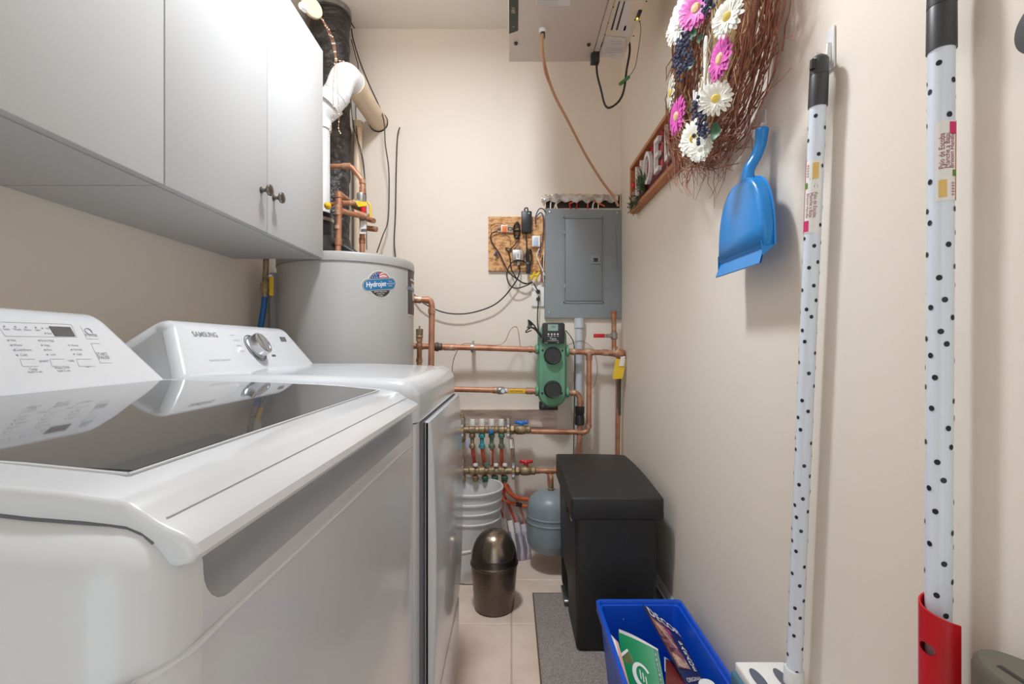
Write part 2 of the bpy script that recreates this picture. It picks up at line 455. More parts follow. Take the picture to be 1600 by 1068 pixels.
# console
def con_ins(x, z): return .062*min(1, max(0, (z-1.0)/.108))
CONP = prof_sm([(-.632, .985), (-.640, 1.002), (-.704, 1.106), (-.722, 1.115), (-.745, 1.110), (-.80, 1.062), (-.868, .992), (-.868, .90), (-.70, .90)], .018)
con = MB().ext(CONP, Y0+.012, Y1-.018, r=.022, ins=con_ins, k=5).build('console', m_app, washer)
MB().box((-.868, Y0+.01, .93), (-.618, Y1-.012, .9975), r=.008, seg=3).build('rear_deck', m_app, washer)
# console print: legends laid on the sloping face
FP0 = Vector((-.640, .578, 1.002)); FU = Vector((0, 1, 0)); FV = (Vector((-.704, 0, 1.106))-Vector((-.640, 0, 1.002))).normalized(); FN = FU.cross(FV)
def face(x, y, e=.0004):
    p = onPlane(x, y, FP0, FN); return frame(p+FN*e, FU, FV)
def ppx(p):  return F/p.y
def legend(rows, parent, m, name):
    g = MB()
    for t, x, y, h in rows: g.text(t, h, face(x, y), sx=.9)
    return tag(g.build(name, m, parent, flat=True, fix=False), kind='stuff')
S = 6.284
def cz(x, y): return x/S, 470+y/S
rows = []
for t, x, y in (('Soak', 62, 277), ('Wash', 168, 279), ('Rinse', 270, 283), ('Spin', 370, 285), ('Lid', 462, 268), ('Pad', 486, 320),
                ('Hot', 128, 386), ('Warm', 172, 433), ('Cool/Warm', 228, 481), ('Cold', 232, 530), ('Extra High', 465, 389), ('High', 460, 436), ('Med', 480, 480), ('Low', 520, 526),
                ('Heavy', 732, 436), ('Normal', 762, 478), ('Light', 778, 522), ('Temp.', 330, 668), ('Hold 3 sec.', 348, 695), ('Water Level', 610, 655), ('Hold 3 sec.', 628, 684), ('Soil', 860, 643)):
    px, py = cz(x, y); rows.append((t, px, py, .0052))
for t, x, y, h in (('POWER', 896, 338, .0075), ('START', 1000, 522, .0085), ('PAUSE', 1022, 556, .0085), ('SMART', 430, 592, .005), ('CARE', 695, 588, .005)):
    px, py = cz(x, y); rows.append((t, px, py, h))
legend(rows, con, m_ink, 'panel_lettering')
g = MB()
for x, y in ((40, 250), (148, 253), (252, 257), (350, 261), (414, 267), (444, 317), (80, 386), (110, 434), (139, 482), (168, 531), (382, 388), (410, 434), (437, 481), (464, 526), (675, 434), (702, 479), (725, 522)):
    M_ = face(*cz(x, y)); g.rect(M_, -.0012, -.0012, .0012, .0012)
g.build('indicator_marks', m_ink, con, flat=True, fix=False)['kind'] = 'stuff'
g = MB()
def fq(g, pts, t=.0004):            # thin outline through pixel points on the face
    q = [onPlane(*cz(*p), FP0, FN)+FN*.0004 for p in pts]
    for a, b in zip(q, q[1:]):
        d = (b-a).normalized(); w = FN.cross(d)*t
        g.add([a-w, b-w, b+w, a+w], [(0, 1, 2, 3)])
fq(g, [(0, 205), (600, 225), (700, 232), (755, 355), (50, 345), (0, 270)])
fq(g, [(790, 245), (850, 370), (965, 373)]); fq(g, [(890, 415), (985, 608), (1105, 606)]); fq(g, [(890, 415), (985, 418)])
for x in (195, 487, 750):
    fq(g, [(x, 570), (x+25, 640), (x+185, 640)]); fq(g, [(x, 570), (x+150, 570)])
g.build('button_outlines', m_ink2, con, flat=True, fix=False)
g = MB(); q = [onPlane(*cz(*p), FP0, FN)+FN*.001 for p in ((478, 250), (538, 343), (735, 346), (685, 258))]
g.quad(*q, t=.002); g.build('display', m_disp, con)
p = face(*cz(868, 298)); MB().lathe([(.0052, 0), (.0068, 0), (.0068, .0006), (.0052, .0006)], p.to_translation(), FN, 20, closed=True).build('power_ring', m_ink2, con)

# ================================================================== DRYER
dryer = thing('dryer', 'white front-loading clothes dryer with a round dial, between washer and water heater', 'clothes dryer', (-.53, 1.27, 0), 'laundry pair')
D0, D1 = .938, 1.605
XD = -.187
MB().box((-.872, D0, .02), (XD, D1, .9055), r=.018, seg=5, edges=lambda e: abs(e.verts[0].co.z-e.verts[1].co.z) > .3).build('body', m_app, dryer)
g = MB().box((-.872, D0-.001, .9075), (XD+.004, D1+.001, .999), r=.04, seg=7, edges=lambda e: min(e.verts[0].co.z, e.verts[1].co.z) > .95 or (abs(e.verts[0].co.z-e.verts[1].co.z) > .05 and e.verts[0].co.x > -.3), cuts={0: [-.62, -.45, -.32]})
for v in g.v:
    if v.z > .96: v.z += .004-.010*max(0, (v.x+.45)/.27)
g.build('top_panel', m_app, dryer)
for y in (D0+.06, D1-.06):
    for x in (-.25, -.82): MB().lathe([(.022, 0), (.022, .012), (.012, .015), (.012, .03)], (x, y, 0), n=16).build('foot', m_black, dryer)
con2 = MB().ext([(x, z) for x, z in CONP], D0+.004, D1-.02, r=.022, ins=con_ins, k=5).build('console', m_app, dryer)
FP0 = Vector((-.640, 1.27, 1.002))
S2 = 5.333
def dz(x, y): return 180+x/S2, 480+y/S2
g = MB(); M_ = face(*dz(752, 228)); g.text('*SAMSUNG', .0185, M_, sx=1.05); g.build('maker_lettering', m_ink, con2, flat=True, fix=False)
rows = [('Sensor Dry / Steam Care', *dz(875, 438), .0085)]
for t, x, y in (('Normal', 970, 230), ('Heavy Duty', 1008, 273), ('Bedding', 1030, 318), ('Delicates', 1056, 361), ('Time Dry', 1225, 240), ('Quick Dry', 1245, 275), ('Air Fluff', 1262, 318), ('Sanitize', 1300, 358)):
    rows.append((t, *dz(x, y), .0065))
for x, y in ((1320, 262), (1330, 322), (1385, 322), (1440, 322), (1350, 360), (1410, 360), (1460, 358), (1395, 413), (1445, 410), (1495, 415), (1465, 280), (1520, 365)):
    rows.append(('Dry', *dz(x, y), .0062))
legend(rows, con2, m_ink2, 'panel_lettering')
for pts, nm in (([(1368, 246), (1382, 283), (1428, 285), (1412, 248)], 'display'), ([(1302, 394), (1308, 409), (1338, 409), (1332, 394)], 'child_lock_badge')):
    q = [onPlane(*dz(*p), FP0, FN)+FN*.001 for p in pts]; MB().quad(*q, t=.002).build(nm, m_disp, con2)
kc = onPlane(*dz(1165, 338), FP0, FN)
MB().lathe([(.0375, .0005), (.0395, .0005), (.0395, .0025), (.0375, .0025)], kc, FN, 40, closed=True).build('dial_ring', m_ink, con2)
kn = MB().lathe([(.0335, 0), (.0335, .004), (.031, .006), (.031, .024), (.0295, .0275), (.026, .0285), (.0255, .0265), (.001, .0265)], kc, FN, 40).build('dial_knob', m_chrome, con2)
MB().box(Vector((-.003, -.028, .0262)), Vector((.003, .028, .0295)), r=.001, M=frame(kc, FU, FV)).build('dial_grip', m_chrome, kn)
# door: bowed slab standing proud of the front, dark gap behind it
MB().box((XD-.004, D0+.052, .055), (XD+.0055, D1-.02, .9035), r=.004).build('door_gasket', m_dark_gap, dryer)
dp = []; nz = 22
za, zb = .255, .9025
for i in range(nz+1):
    t = i/nz; z = za+(zb-za)*t
    dp.append((XD+.019+.013*math.sin(PI*t)**.7, z))
dp = [(XD+.006, za+.002)]+dp+[(XD+.006, zb-.002)]
door = MB().ext(dp, D0+.068, D1-.026, r=.009, k=4).build('door', m_app, dryer)
cyd, czd = (D0+D1)/2+.02, .565
pr = [(.236, -.004), (.236, .002), (.228, .006), (.20, .009), (.12, .0105), (.001, .011)]
MB().ext(prof_sm([(XD+.001, .06), (XD+.019, .06), (XD+.019, .247), (XD+.001, .247)], .006), D0+.068, D1-.026, r=.008).build('lower_panel', m_app, dryer)
# ================================================================== WATER HEATER
HX, HY, HR, HT = -.683, 2.03, .270, 1.409
heater = thing('water_heater', 'tall grey cylindrical water heater in the back left corner', 'water heater', (HX, HY, 0))
MB().lathe([(HR-.01, .0), (HR, .01), (HR, HT-.032)], (HX, HY, .03), n=96).build('tank', m_tank, heater)
MB().lathe([(HR-.03, 0), (HR-.03, .035), (.1, .035)], (HX, HY, 0), n=48).build('base_ring', m_black, heater)
MB().lathe([(HR+.0035, 0), (HR+.0035, .026), (HR+.0005, .032), (HR-.006, .0345), (.001, .040)], (HX, HY, HT-.036), n=96).build('tank_cap', m_tankcap, heater)
MB().tube([(HX+(HR+.0015)*math.cos(a), HY+(HR+.0015)*math.sin(a), HT-.037) for a in [2*PI*i/96 for i in range(97)]], .0018, 6).build('cap_seam', m_ink, heater)
def raycyl(x, y):
    d = Vector(((x-798)/F, 1, -(y-540)/F)); a = d.x**2+1; b = -2*(d.x*HX+HY); c = HX*HX+HY*HY-(HR+.0006)**2
    k = (-b-math.sqrt(b*b-4*a*c))/(2*a); p = d*k
    return math.atan2(p.y-HY, p.x-HX), CH+p.z
ta, tz = raycyl(594.5, 444)
def cy(u, v, off=.0012):
    a = ta+u/(HR+off); return Vector((HX+(HR+off)*math.cos(a), HY+(HR+off)*math.sin(a), tz+v))
def blob(fn_lo, fn_hi, u0, u1, n, off):
    g = MB(); vs = []; fs = []
    for i in range(n+1):
        u = u0+(u1-u0)*i/n; vs += [cy(u, fn_lo(u), off), cy(u, fn_hi(u), off)]
    for i in range(n): fs.append((2*i, 2*i+2, 2*i+3, 2*i+1))
    return g.add(vs, fs)
SH = .14
def circ(r): return lambda u: math.sqrt(max(0, r*r-u*u))
def pill(h, L):
    def f(u):
        e = abs(u)-(L-h)
        return h if e < 0 else math.sqrt(max(0, h*h-e*e))
    return f
def sh(f, s): return lambda u: s*f(u)+SH*u
def outer(s, R, h, L): return lambda u: max(s*(s*SH*u+pill(h, L)(u)), circ(R)(u) if abs(u) < R else -1)*s
def outt(R, h, L): return lambda u: max(SH*u+pill(h, L)(u), circ(R)(u) if abs(u) < R else -1)
def outb(R, h, L): return lambda u: min(SH*u-pill(h, L)(u), -circ(R)(u) if abs(u) < R else 1)
base = blob(outb(.0535, .0265, .076), outt(.0535, .0265, .076), -.0755, .0755, 48, .0008).build('round_sticker', m_paper, heater)
blob(outb(.050, .0235, .073), outt(.050, .0235, .073), -.0725, .0725, 48, .0011).build('sticker_border', mat('sticker_grey', (150, 156, 152), .5), base)
blob(sh(pill(.019, .066), -1), sh(pill(.019, .066), 1), -.0658, .0658, 48, .0015).build('sticker_blue_band', mat('sticker_blue', (34, 116, 168), .4), base)
m_flagb = mat('flag_blue', (46, 78, 134), .5); m_flagr = mat('flag_red', (196, 40, 56), .5)
blob(lambda u: .0235+SH*u, lambda u: max(.0236+SH*u, circ(.046)(u)), -.040, -.006, 20, .0015).build('flag_blue_field', m_flagb, base)
blob(lambda u: .0235+SH*u, lambda u: max(.0236+SH*u, circ(.046)(u)), -.006, .036, 20, .0015).build('flag_red_field', m_flagr, base)
for k, (a, b) in enumerate(((.028, .0325), (.037, .041))):
    blob(lambda u: a+.3*SH*u+.004*math.sin(u*120), lambda u: min(b+.3*SH*u+.004*math.sin(u*120), max(a+.001, circ(.046)(u))), -.005, .028, 16, .0019).build('flag_stripe', m_white, base)
g = MB()
for u, v in ((-.033, .026), (-.024, .026), (-.015, .026), (-.028, .034), (-.018, .034), (-.021, .0395), (-.011, .040)):
    g.add([cy(u+.002*math.cos(k*PI/2.5+.3), v+SH*u*.4+.002*math.sin(k*PI/2.5+.3), .002) for k in range(5)], [(0, 1, 2, 3, 4)])
g.build('flag_stars', m_white, base, fix=False, flat=True)
blob(lambda u: -circ(.046)(u), lambda u: min(-.0235+SH*u*.8, 0) if True else 0, -.0355, .038, 24, .0015).build('sticker_black_field', mat('sticker_black', (50, 44, 42), .5), base)
g = MB()
g.text('*Hydrojet', .0275, None, sx=.80, fn=lambda a, b: cy(a-.017, b+.001+SH*(a-.017), .0021))
g.build('sticker_lettering', m_white, base, flat=True, fix=False)
g = MB()
for i, t in enumerate(('TOTAL', 'PERFORMANCE', 'SYSTEM')):
    g.text(t, .0072, None, sx=.8, fn=lambda a, b, i=i: cy(a+.043, b+.009-.0085*i+SH*(a+.043), .0021))
g.text('*PLUS', .011, None, fn=lambda a, b: cy(a+.008, b+.029+SH*a, .0022))
for i in range(3):
    g.text(('SEDIMENT REDUCTION', 'CALEFACTION', 'SYSTEME')[i], .0068, None, sx=.75, fn=lambda a, b, i=i: cy(a, b-.028-.0075*i+SH*a*.7, .0021))
g.build('sticker_small_print', m_white, base, flat=True, fix=False)
# rating label towards the right edge of the tank
a0, z1 = raycyl(637, 419); a1 = a0+.60; z0 = z1-.185
def lab(a, b, lo, hi, off, m, nm, par):
    g = MB(); vs = []; fs = []; n = 14
    for i in range(n+1):
        t = a+(b-a)*i/n; vs += [(HX+(HR+off)*math.cos(t), HY+(HR+off)*math.sin(t), lo), (HX+(HR+off)*math.cos(t), HY+(HR+off)*math.sin(t), hi)]
    for i in range(n): fs.append((2*i, 2*i+2, 2*i+3, 2*i+1))
    return g.add(vs, fs).build(nm, m, par)
lb = lab(a0-.03, a1+.03, z0-.008, z1+.008, .0008, m_paper, 'rating_label', heater)
lab(a0, a1, z0, z1, .0014, mat('label_dark', (66, 54, 50), .4), 'label_dark_field', lb)
lab(a0+.1, a1-.05, z1-.045, z1-.038, .002, m_white, 'label_text_bar', lb)
lab(a0-.03, a0+.25, z1-.085, z1-.072, .0022, mat('label_steel_blue', (112, 138, 160), .4), 'label_blue_band', lb)
lab(a0+.15, a1-.04, z1-.075, z1-.056, .002, m_paper, 'label_flag', lb)
lab(a0+.2, a1-.1, z1-.125, z1-.09, .002, m_paper, 'label_shield', lb)
lab(a0+.3, a1-.1, z0+.02, z0+.04, .002, m_flagr, 'label_red_mark', lb)
# side ports
# blower / vent hood on the cap
bx, by = -.80, 2.0
g = MB().lathe([(.12, 0), (.12, .03), (.085, .06), (.075, .09), (.062, .10), (.062, .19), (.056, .195)], (bx, by, HT+.003), n=36)
hood = g.build('vent_blower', m_black, heater)
MB().lathe([(.066, 0), (.066, .014)], (bx, by, HT+.160), n=32).build('clamp_band', m_steel, hood)
MB().ext(prof_sm([(-.80, HT+.003), (-.58, HT+.003), (-.60, HT+.02), (-.68, HT+.07), (-.80, HT+.08)], .01), 1.96, 2.12, r=.015).build('blower_cover', m_black, heater)
MB().lathe([(.014, 0), (.014, .012), (.005, .02)], W(512.5, 322, 1.94), (.2, -1, 0), 14).build('wire_nut', m_yel, hood)

# vent pipe: up, 45 degrees, elbow, then back through the wall
vent = thing('vent_pipe', 'white and cream plastic vent pipe bending from the heater into the back wall', 'pipe', (-.80, 2.0, HT+.2))
ez = CH+(540-126)/F*2.04; ex = -.684/2.485*2.04-.015
PA = Vector((-.795, 2.0, HT+.185)); PBt = Vector((-.795, 2.0, ez-.215))
MB().tube([PA, PBt], .045, 28).build('riser', m_pvc, vent)
E1 = Vector((-.795, 2.0, ez-.20)); E2 = Vector((-.66, 2.04, ez-.01)); E3 = Vector((-.675, 2.20, 2.165))
MB().tube(fillet([PBt-Vector((0, 0, .01)), E1+Vector((0, 0, .035)), E1+Vector((.06, .01, .09))], .05, 8), .051, 28).build('lower_elbow', m_pvc, vent)
d45 = (Vector((-.664, 2.02, ez+.002))-Vector((-.742, 2.0, ez-.105))).normalized()
c0 = Vector((-.738, 2.0, ez-.10))
MB().tube([c0-d45*.03, c0+d45*.045], .054, 28).build('coupling', m_pvc, vent)
MB().tube([c0+d45*.02, c0+d45*.022, c0+d45*.026, c0+d45*.028], .0555, 28).build('coupling_ring', m_pvc, vent)
wallp = W(592, 192, 2.49); startp = W(553, 132, 2.115)
dirb = (wallp-startp).normalized()
mid = startp-dirb*.09
el = fillet([c0+d45*.03, mid+Vector((-.005, -.005, .002)), startp+dirb*.01], .085, 12)
MB().tube(el, .0525, 28).build('elbow', m_pvc, vent)
MB().tube([startp-dirb*.02, startp+dirb*.03], .0545, 28).build('elbow_socket', m_tan, vent)
MB().tube([startp, wallp], .046, 28).build('wall_pipe', m_tan, vent)
MB().lathe([(.047, 0), (.050, 0), (.050, .005), (.047, .005)], wallp-dirb*.012, dirb, 28, closed=True).build('wall_collar', m_dark, vent)

# insulated duct
duct = thing('insulated_duct', 'black plastic wrapped insulated duct rising to the ceiling behind the cabinet', 'duct', (-.874, 2.345, 1.30))
g = MB(); pr = []; n = 70
dx, dy = -.874, 2.345
vs = []; fs = []; K = 40
for i in range(n+1):
    z = 1.30+(2.685-1.30)*i/n
    for k in range(K):
        a = 2*PI*k/K
        r = .082+.003*math.sin(a*5+z*9)+.0035*math.sin(z*38+a*3)*math.sin(a*2+z*5)+.002*math.sin(z*90+2*math.sin(a*3))
        vs.append((dx+r*math.cos(a)*1.1, dy+r*math.sin(a), z))
for i in range(n):
    for k in range(K): fs.append((i*K+k, i*K+(k+1) % K, (i+1)*K+(k+1) % K, (i+1)*K+k))
g.add(vs, fs).build('duct_jacket', m_duct, duct, ang=60)
g = MB()
for t, zz in (('THERMO DUCT', 2.33), ('THERMO DUCT', 1.80)):
    pass
MB().tube([(dx, dy, 2.66), (dx, dy, 2.685)], .098, 32).build('ceiling_collar', m_steel, duct)
# upright cream pipes behind
p = thing('drain_stack', 'slim cream plastic pipe standing upright beside the black duct', 'pipe', W(559, 395, 2.42))
x559 = W(559, 300, 2.42)
MB().tube([(x559.x, 2.42, .0), (x559.x, 2.42, 2.16)], .021, 20).build('pipe', m_tan, p)
MB().tube([(x559.x, 2.42, 2.15), (x559.x, 2.42, 2.18)], .025, 20).build('pipe_cap', m_tan, p)
# grey pipe and blue hose behind the dryer
gp = thing('riser_pipe', 'thick dark grey pipe standing in the gap beside the heater', 'pipe', (-.953, 1.93, 0))
MB().tube([(-.975, 2.0, 0), (-.975, 2.0, 1.36)], .02, 20).build('pipe', m_cond, gp)
MB().tube([(-.975, 2.0, .9), (-.975, 2.0, .94)], .0235, 20).build('coupling', m_cond, gp)
hs = thing('supply_hose', 'blue water hose with a brass valve hanging below the cabinet end', 'hose', W(417, 403, 1.83))
HYs = 1.83
MB().tube(cat([W(414, 462, HYs), W(412, 480, HYs), W(409, 500, HYs), W(404, 530, HYs), W(400, 570, HYs), W(396, 640, HYs)], 6), .0105, 14).build('hose', m_hose, hs)
v = MB().lathe([(.010, 0), (.012, .01), (.012, .02), (.017, .03), (.018, .05), (.012, .06), (.010, .09), (.010, .16)], W(414, 464, HYs), (.03, 0, 1), 18).build('valve', m_brass, hs)
MB().cyl(W(417, 432, HYs), W(423, 432, HYs-.03), .008, 12).build('valve_stem', m_chrome, v)
a = W(424, 447, HYs-.035); MB().box(a-Vector((.008, .002, .035)), a+Vector((.008, .002, .036)), r=.003).build('valve_handle', m_yel, v)

# ------------------------------------------------------------------ copper on top of the heater
def pipe(name, label, pts, r, fit=.05, m=None, group=None, collars=(), seg=7, cat_='pipe', nm='pipe'):
    t = thing(name, label, cat_, pts[0], group)
    MB().tube(fillet(pts, fit, seg), r, 14).build(nm, m or m_cu, t)
    for a, b in collars:            # fittings: short thicker sleeves between points a and b
        MB().tube([a, b], r*1.22, 14).build('fitting', m_cu2, t)
    return t
hz = HT+.005
a0_ = W(528, 394, 1.92); a0_.z = hz
c1 = W(529.5, 302, 1.92); c2 = W(552, 320, 2.10)
hot = pipe('copper_riser', 'copper riser with stacked fittings on the left of the heater top', [a0_, W(529.5, 340, 1.92), c1, c2], .0115, .02,
     collars=[(W(528.5, 383, 1.92), W(528.5, 372, 1.92)), (W(528.8, 336, 1.92), W(529, 320, 1.92)), (W(529.5, 309, 1.92), W(529.5, 300, 1.92)), (W(528, 358, 1.92), W(528, 352, 1.92))])
MB().tube(fillet([W(533, 329, 1.92), W(548, 334, 1.98), W(570, 338, 2.02)], .02), .011, 14).build('branch_pipe', m_cu, hot)
MB().tube([W(552, 332, 1.99), W(570, 338, 2.02)], .0145, 14).build('fitting', m_cu2, hot)
MB().tube([W(533, 317, 1.93), W(552, 317, 2.0)], .010, 14).build('branch_pipe', m_cu2, hot)
MB().tube([W(514, 318, 1.95), W(527, 318, 1.93)], .006, 12).build('branch_pipe', m_cu, hot)
mixp = W(557, 322, 2.06)
cold = thing('copper_supply', 'copper supply line with yellow tag and red cap, right on the heater top', 'pipe', W(566, 395, 2.06))
b0 = W(566, 392, 2.06); b0.z = hz
MB().tube(fillet([W(505, 260, 2.06), W(548, 259, 2.06), W(566, 281, 2.06), W(567, 300, 2.06)], .02), .0105, 14).build('pipe', m_cu, cold)
MB().tube([b0, W(566, 300, 2.06)], .0115, 14).build('pipe', m_cu, cold)
for a, b in ((W(536, 259.5, 2.06), W(548, 259.5, 2.06)), (W(566.3, 280, 2.06), W(566.5, 287, 2.06)), (W(566.4, 293, 2.06), W(566.4, 303, 2.06)), (W(566, 372, 2.06), W(566, 380, 2.06))):
    MB().tube([a, b], .0135, 14).build('fitting', m_cu2, cold)
MB().lathe([(.012, 0), (.02, .006), (.022, .03), (.02, .05), (.012, .056)], W(549, 317, 2.04), (1, .2, -.25), 18).build('mixing_valve', m_brass, cold)
MB().lathe([(.016, 0), (.018, .01), (.016, .05), (.012, .055)], W(564, 302, 2.06), (0, 0, -1), 16).build('valve_body', m_steel, cold)
q = MB(); P4 = [W(555, 315, 2.02), W(572, 315, 2.02), W(574, 321, 2.02), W(560, 323, 2.02)]; q.quad(*P4[::-1], t=.002); q.build('yellow_tag', m_yel2, cold)
MB().lathe([(.011, 0), (.011, .02), (.006, .026)], W(568, 332, 2.03), (0, 0, 1), 14).build('red_cap', m_red, cold)
MB().tube([W(562, 338, 2.03), W(576, 339, 2.03)], .0135, 14).build('fitting', m_brass, cold)
MB().tube(fillet([W(575, 316, 2.03), W(579, 322, 2.03), W(579, 342, 2.03)], .01), .0045, 10).build('yellow_lever', m_yel, cold)
MB().tube([W(574, 342, 2.03), W(584, 345, 2.0)], .011, 12).build('stub', m_cu2, cold)
MB().tube([W(570, 356, 2.05), W(588, 358, 2.02)], .0115, 14).build('stub', m_cu2, cold)
q = MB(); q.quad(*[W(562, 365, 2.03), W(572, 365, 2.03), W(573, 345, 2.03), W(563, 345, 2.03)], t=.001); tg = q.build('paper_tag', m_white, cold)
g = MB(); M_ = frame(W(567.5, 359, 2.028), (1, 0, 0), (0, 0, 1))
for i in range(9): g.rect(M_, -.011+i*.0026, -.007, -.0098+i*.0026+.0006*(i % 3), .005)
g.build('tag_barcode', m_blk2, tg, flat=True, fix=False)

# fairy lights spool on the cabinet
sp = thing('fairy_light_spool', 'cream disc spool with copper wire fairy lights on the cabinet top', 'string lights', W(487, 18, 1.70))
MB().lathe([(.035, 0), (.037, .002), (.037, .008), (.035, .010)], W(487, 10, 1.66)+Vector((0, -.005, -.01)), (.75, -.65, .1), 30).build('disc', mat('cream_card', (170, 150, 118), .6), sp)
MB().lathe([(.011, 0), (.012, .02), (.008, .026)], W(478, 15, 1.62), (-.3, -.9, 0), 16).build('peg', m_white, sp)
wires = []
for s in range(3):
    pts = [W(492+s, 15, 1.70), W(508+s*3, 40+s*3, 1.82), W(519+s*2, 68, 1.86), W(524+s, 92, 1.88), W(529+s*4, 112-s*8, 1.90)]
    if s < 2: pts = pts[:-1]+[W(523+s*3, 100, 1.885), W(520+s*8, 150, 1.89), W(522+s*8, 178, 1.90), W(517+s*12, 195+s*5, 1.9), W(514+s*18, 212-s*4, 1.9)]
    g = MB().tube(cat(pts, 6), .0011, 5); w_ = g.build('copper_wire', m_cu, sp)
    g = MB()
    for p in cat(pts, 2)[1:]: g.ball(p, .0028, 6)
    g.build('light_beads', mat('clear_bead', (240, 220, 190), .2), w_)
# ================================================================== CEILING UNIT
UZ, UY = 2.20, 1.945
unit = thing('air_exchanger', 'beige metal ventilation unit hung below the ceiling at the back', 'ventilation unit', (.2, 1.7, UZ))
MB().box((-.008, 1.30, UZ), (.322, UY, 2.60), r=.004, seg=2).build('casing', m_unit, unit)
MB().box((.324, 1.30, UZ+.004), (.345, UY-.004, 2.60), r=.002, seg=1).build('edge_strip', m_unit, unit)
sidep = MB().box((.347, 1.30, UZ+.012), (.452, UY-.03, 2.58), r=.002, seg=1).build('control_side', m_unit2, unit)
for y in (1.36, 1.88):
    for x in (.02, .42): MB().box((x, y-.012, 2.58), (x+.02, y+.012, ZC), r=.001, seg=1).build('hanger_strap', m_steel, unit)
def UB(x, y): return onZ(x, y, UZ-.0008)
bd = MB().quad(*[UB(*p)-Vector((0, 0, 0)) for p in ((795.5, -30), (808, -30), (810, 4), (809.5, 48)) ][::-1], t=.001) if False else MB().add([UB(795.2, -40), UB(808.5, -40), UB(810, 6), UB(809.5, 48), UB(795.5, 53)], [(4, 3, 2, 1, 0)])
bdo = bd.build('badge', mat('badge_green_black', (52, 60, 58), .4), unit, fix=False)
g = MB()
def ulines(g, x0, x1, ys, t=.002, X=None):
    for y in ys:
        a, b = onZ(x0, y, UZ-.0016), onZ(x1, y, UZ-.0016); g.add([a, b, b+Vector((0, t, 0)), a+Vector((0, t, 0))], [(3, 2, 1, 0)])
M_ = frame(onZ(802, 18, UZ-.0018), (0, -1, 0), (1, 0, 0)); M_ = frame(onZ(802, 18, UZ-.0018), (0, 1, 0), (-1, 0, 0)) if False else M_
g.text('ERV', .018, frame(onZ(802.5, 16, UZ-.0018), (0, -1, 0), (-1, 0, 0)), sx=1)
g.text('III', .010, frame(onZ(802, 42, UZ-.0018), (0, 1, 0), (1, 0, 0)))
g.build('badge_lettering', mat('badge_cream', (226, 200, 170), .5), bdo, flat=True, fix=False)
lo = MB().add([UB(836, -30), UB(893, -30), UB(891, 9.5), UB(836, 8.5)], [(3, 2, 1, 0)]).build('instruction_label', m_paper, unit, fix=False)
g = MB(); ulines(g, 840, 872, (1, 4, 7, -4, -9, -14)); g.build('label_print', m_ink2, lo, flat=True, fix=False)
for x, y in ((806, 67), (920, 69)): MB().lathe([(.008, 0), (.006, -.006), (.001, -.007)], onZ(x, y, UZ), n=14).build('screw', m_blk2, unit)
gc = onZ(848, 46, UZ); MB().lathe([(.014, 0), (.015, -.006), (.010, -.012)], gc, n=20).build('cable_grommet', m_white, unit)
# control side labels and lamp
UZ2 = UZ+.012
def U2(x, y): return onZ(x, y, UZ2-.0008)
l1 = MB().add([U2(965, 2), U2(988, 1), U2(977, 48), U2(953, 47)], [(3, 2, 1, 0)]).build('wiring_label', m_paper, sidep, fix=False)
g = MB()
for a, b, c, d in (((967, 2), (969, 2), (957, 47), (954, 47)), ((975, 2), (977, 2), (965, 47), (962, 47))): g.add([onZ(*p, UZ2-.0014) for p in (a, b, c, d)], [(3, 2, 1, 0)])
g.build('label_stripes', m_blk2, l1, flat=True, fix=False)
l2 = MB().add([U2(976, 40), U2(988, 41), U2(985, 58), U2(971, 56)], [(3, 2, 1, 0)]).build('small_label', m_paper, sidep, fix=False)
# hanging data card under the control side
card = MB().quad(onZ(946, 57, UZ2-.004), onZ(978, 60, UZ2-.004), onZ(975, 91, UZ2-.004), onZ(934, 90, UZ2-.004), t=-.002).build('data_plate', m_paper, sidep)
g = MB()
for i, (x0, x1, y) in enumerate(((953, 970, 64), (955, 975, 68), (948, 975, 75), (946, 974, 78), (945, 974, 82), (952, 962, 86))):
    a, b = onZ(x0, y, UZ2-.0075), onZ(x1, y, UZ2-.0075); t = Vector((0, .0018, 0)); g.add([a, b, b+t, a+t], [(3, 2, 1, 0)])
g.build('plate_print', m_ink, card, flat=True, fix=False)
MB().add([onZ(932, 67, UZ2-.0078), onZ(942, 66, UZ2-.0078), onZ(940, 74, UZ2-.0078), onZ(930, 73, UZ2-.0078)], [(3, 2, 1, 0)]).build('certification_mark', mat('mark_violet', (76, 72, 120), .5), card, fix=False)
a = onZ(998, 22, UZ2); MB().box(a-Vector((.006, .022, .006)), a+Vector((.006, .022, 0)), r=.001).build('switch', m_blk2, sidep)
MB().ball(a+Vector((-.002, .012, -.008)), .0035, 10).build('indicator_lamp', mat('amber_lamp', (255, 170, 40), .3, emit=2.5), sidep)
for x, y in ((958, 11), (950, 36), (992, 31), (999, 33), (1010, 2), (945, 54), (990, 56)): MB().lathe([(.003, 0), (.002, -.002), (.001, -.0025)], onZ(x, y, UZ2), n=8).build('screw', m_blk2, sidep)
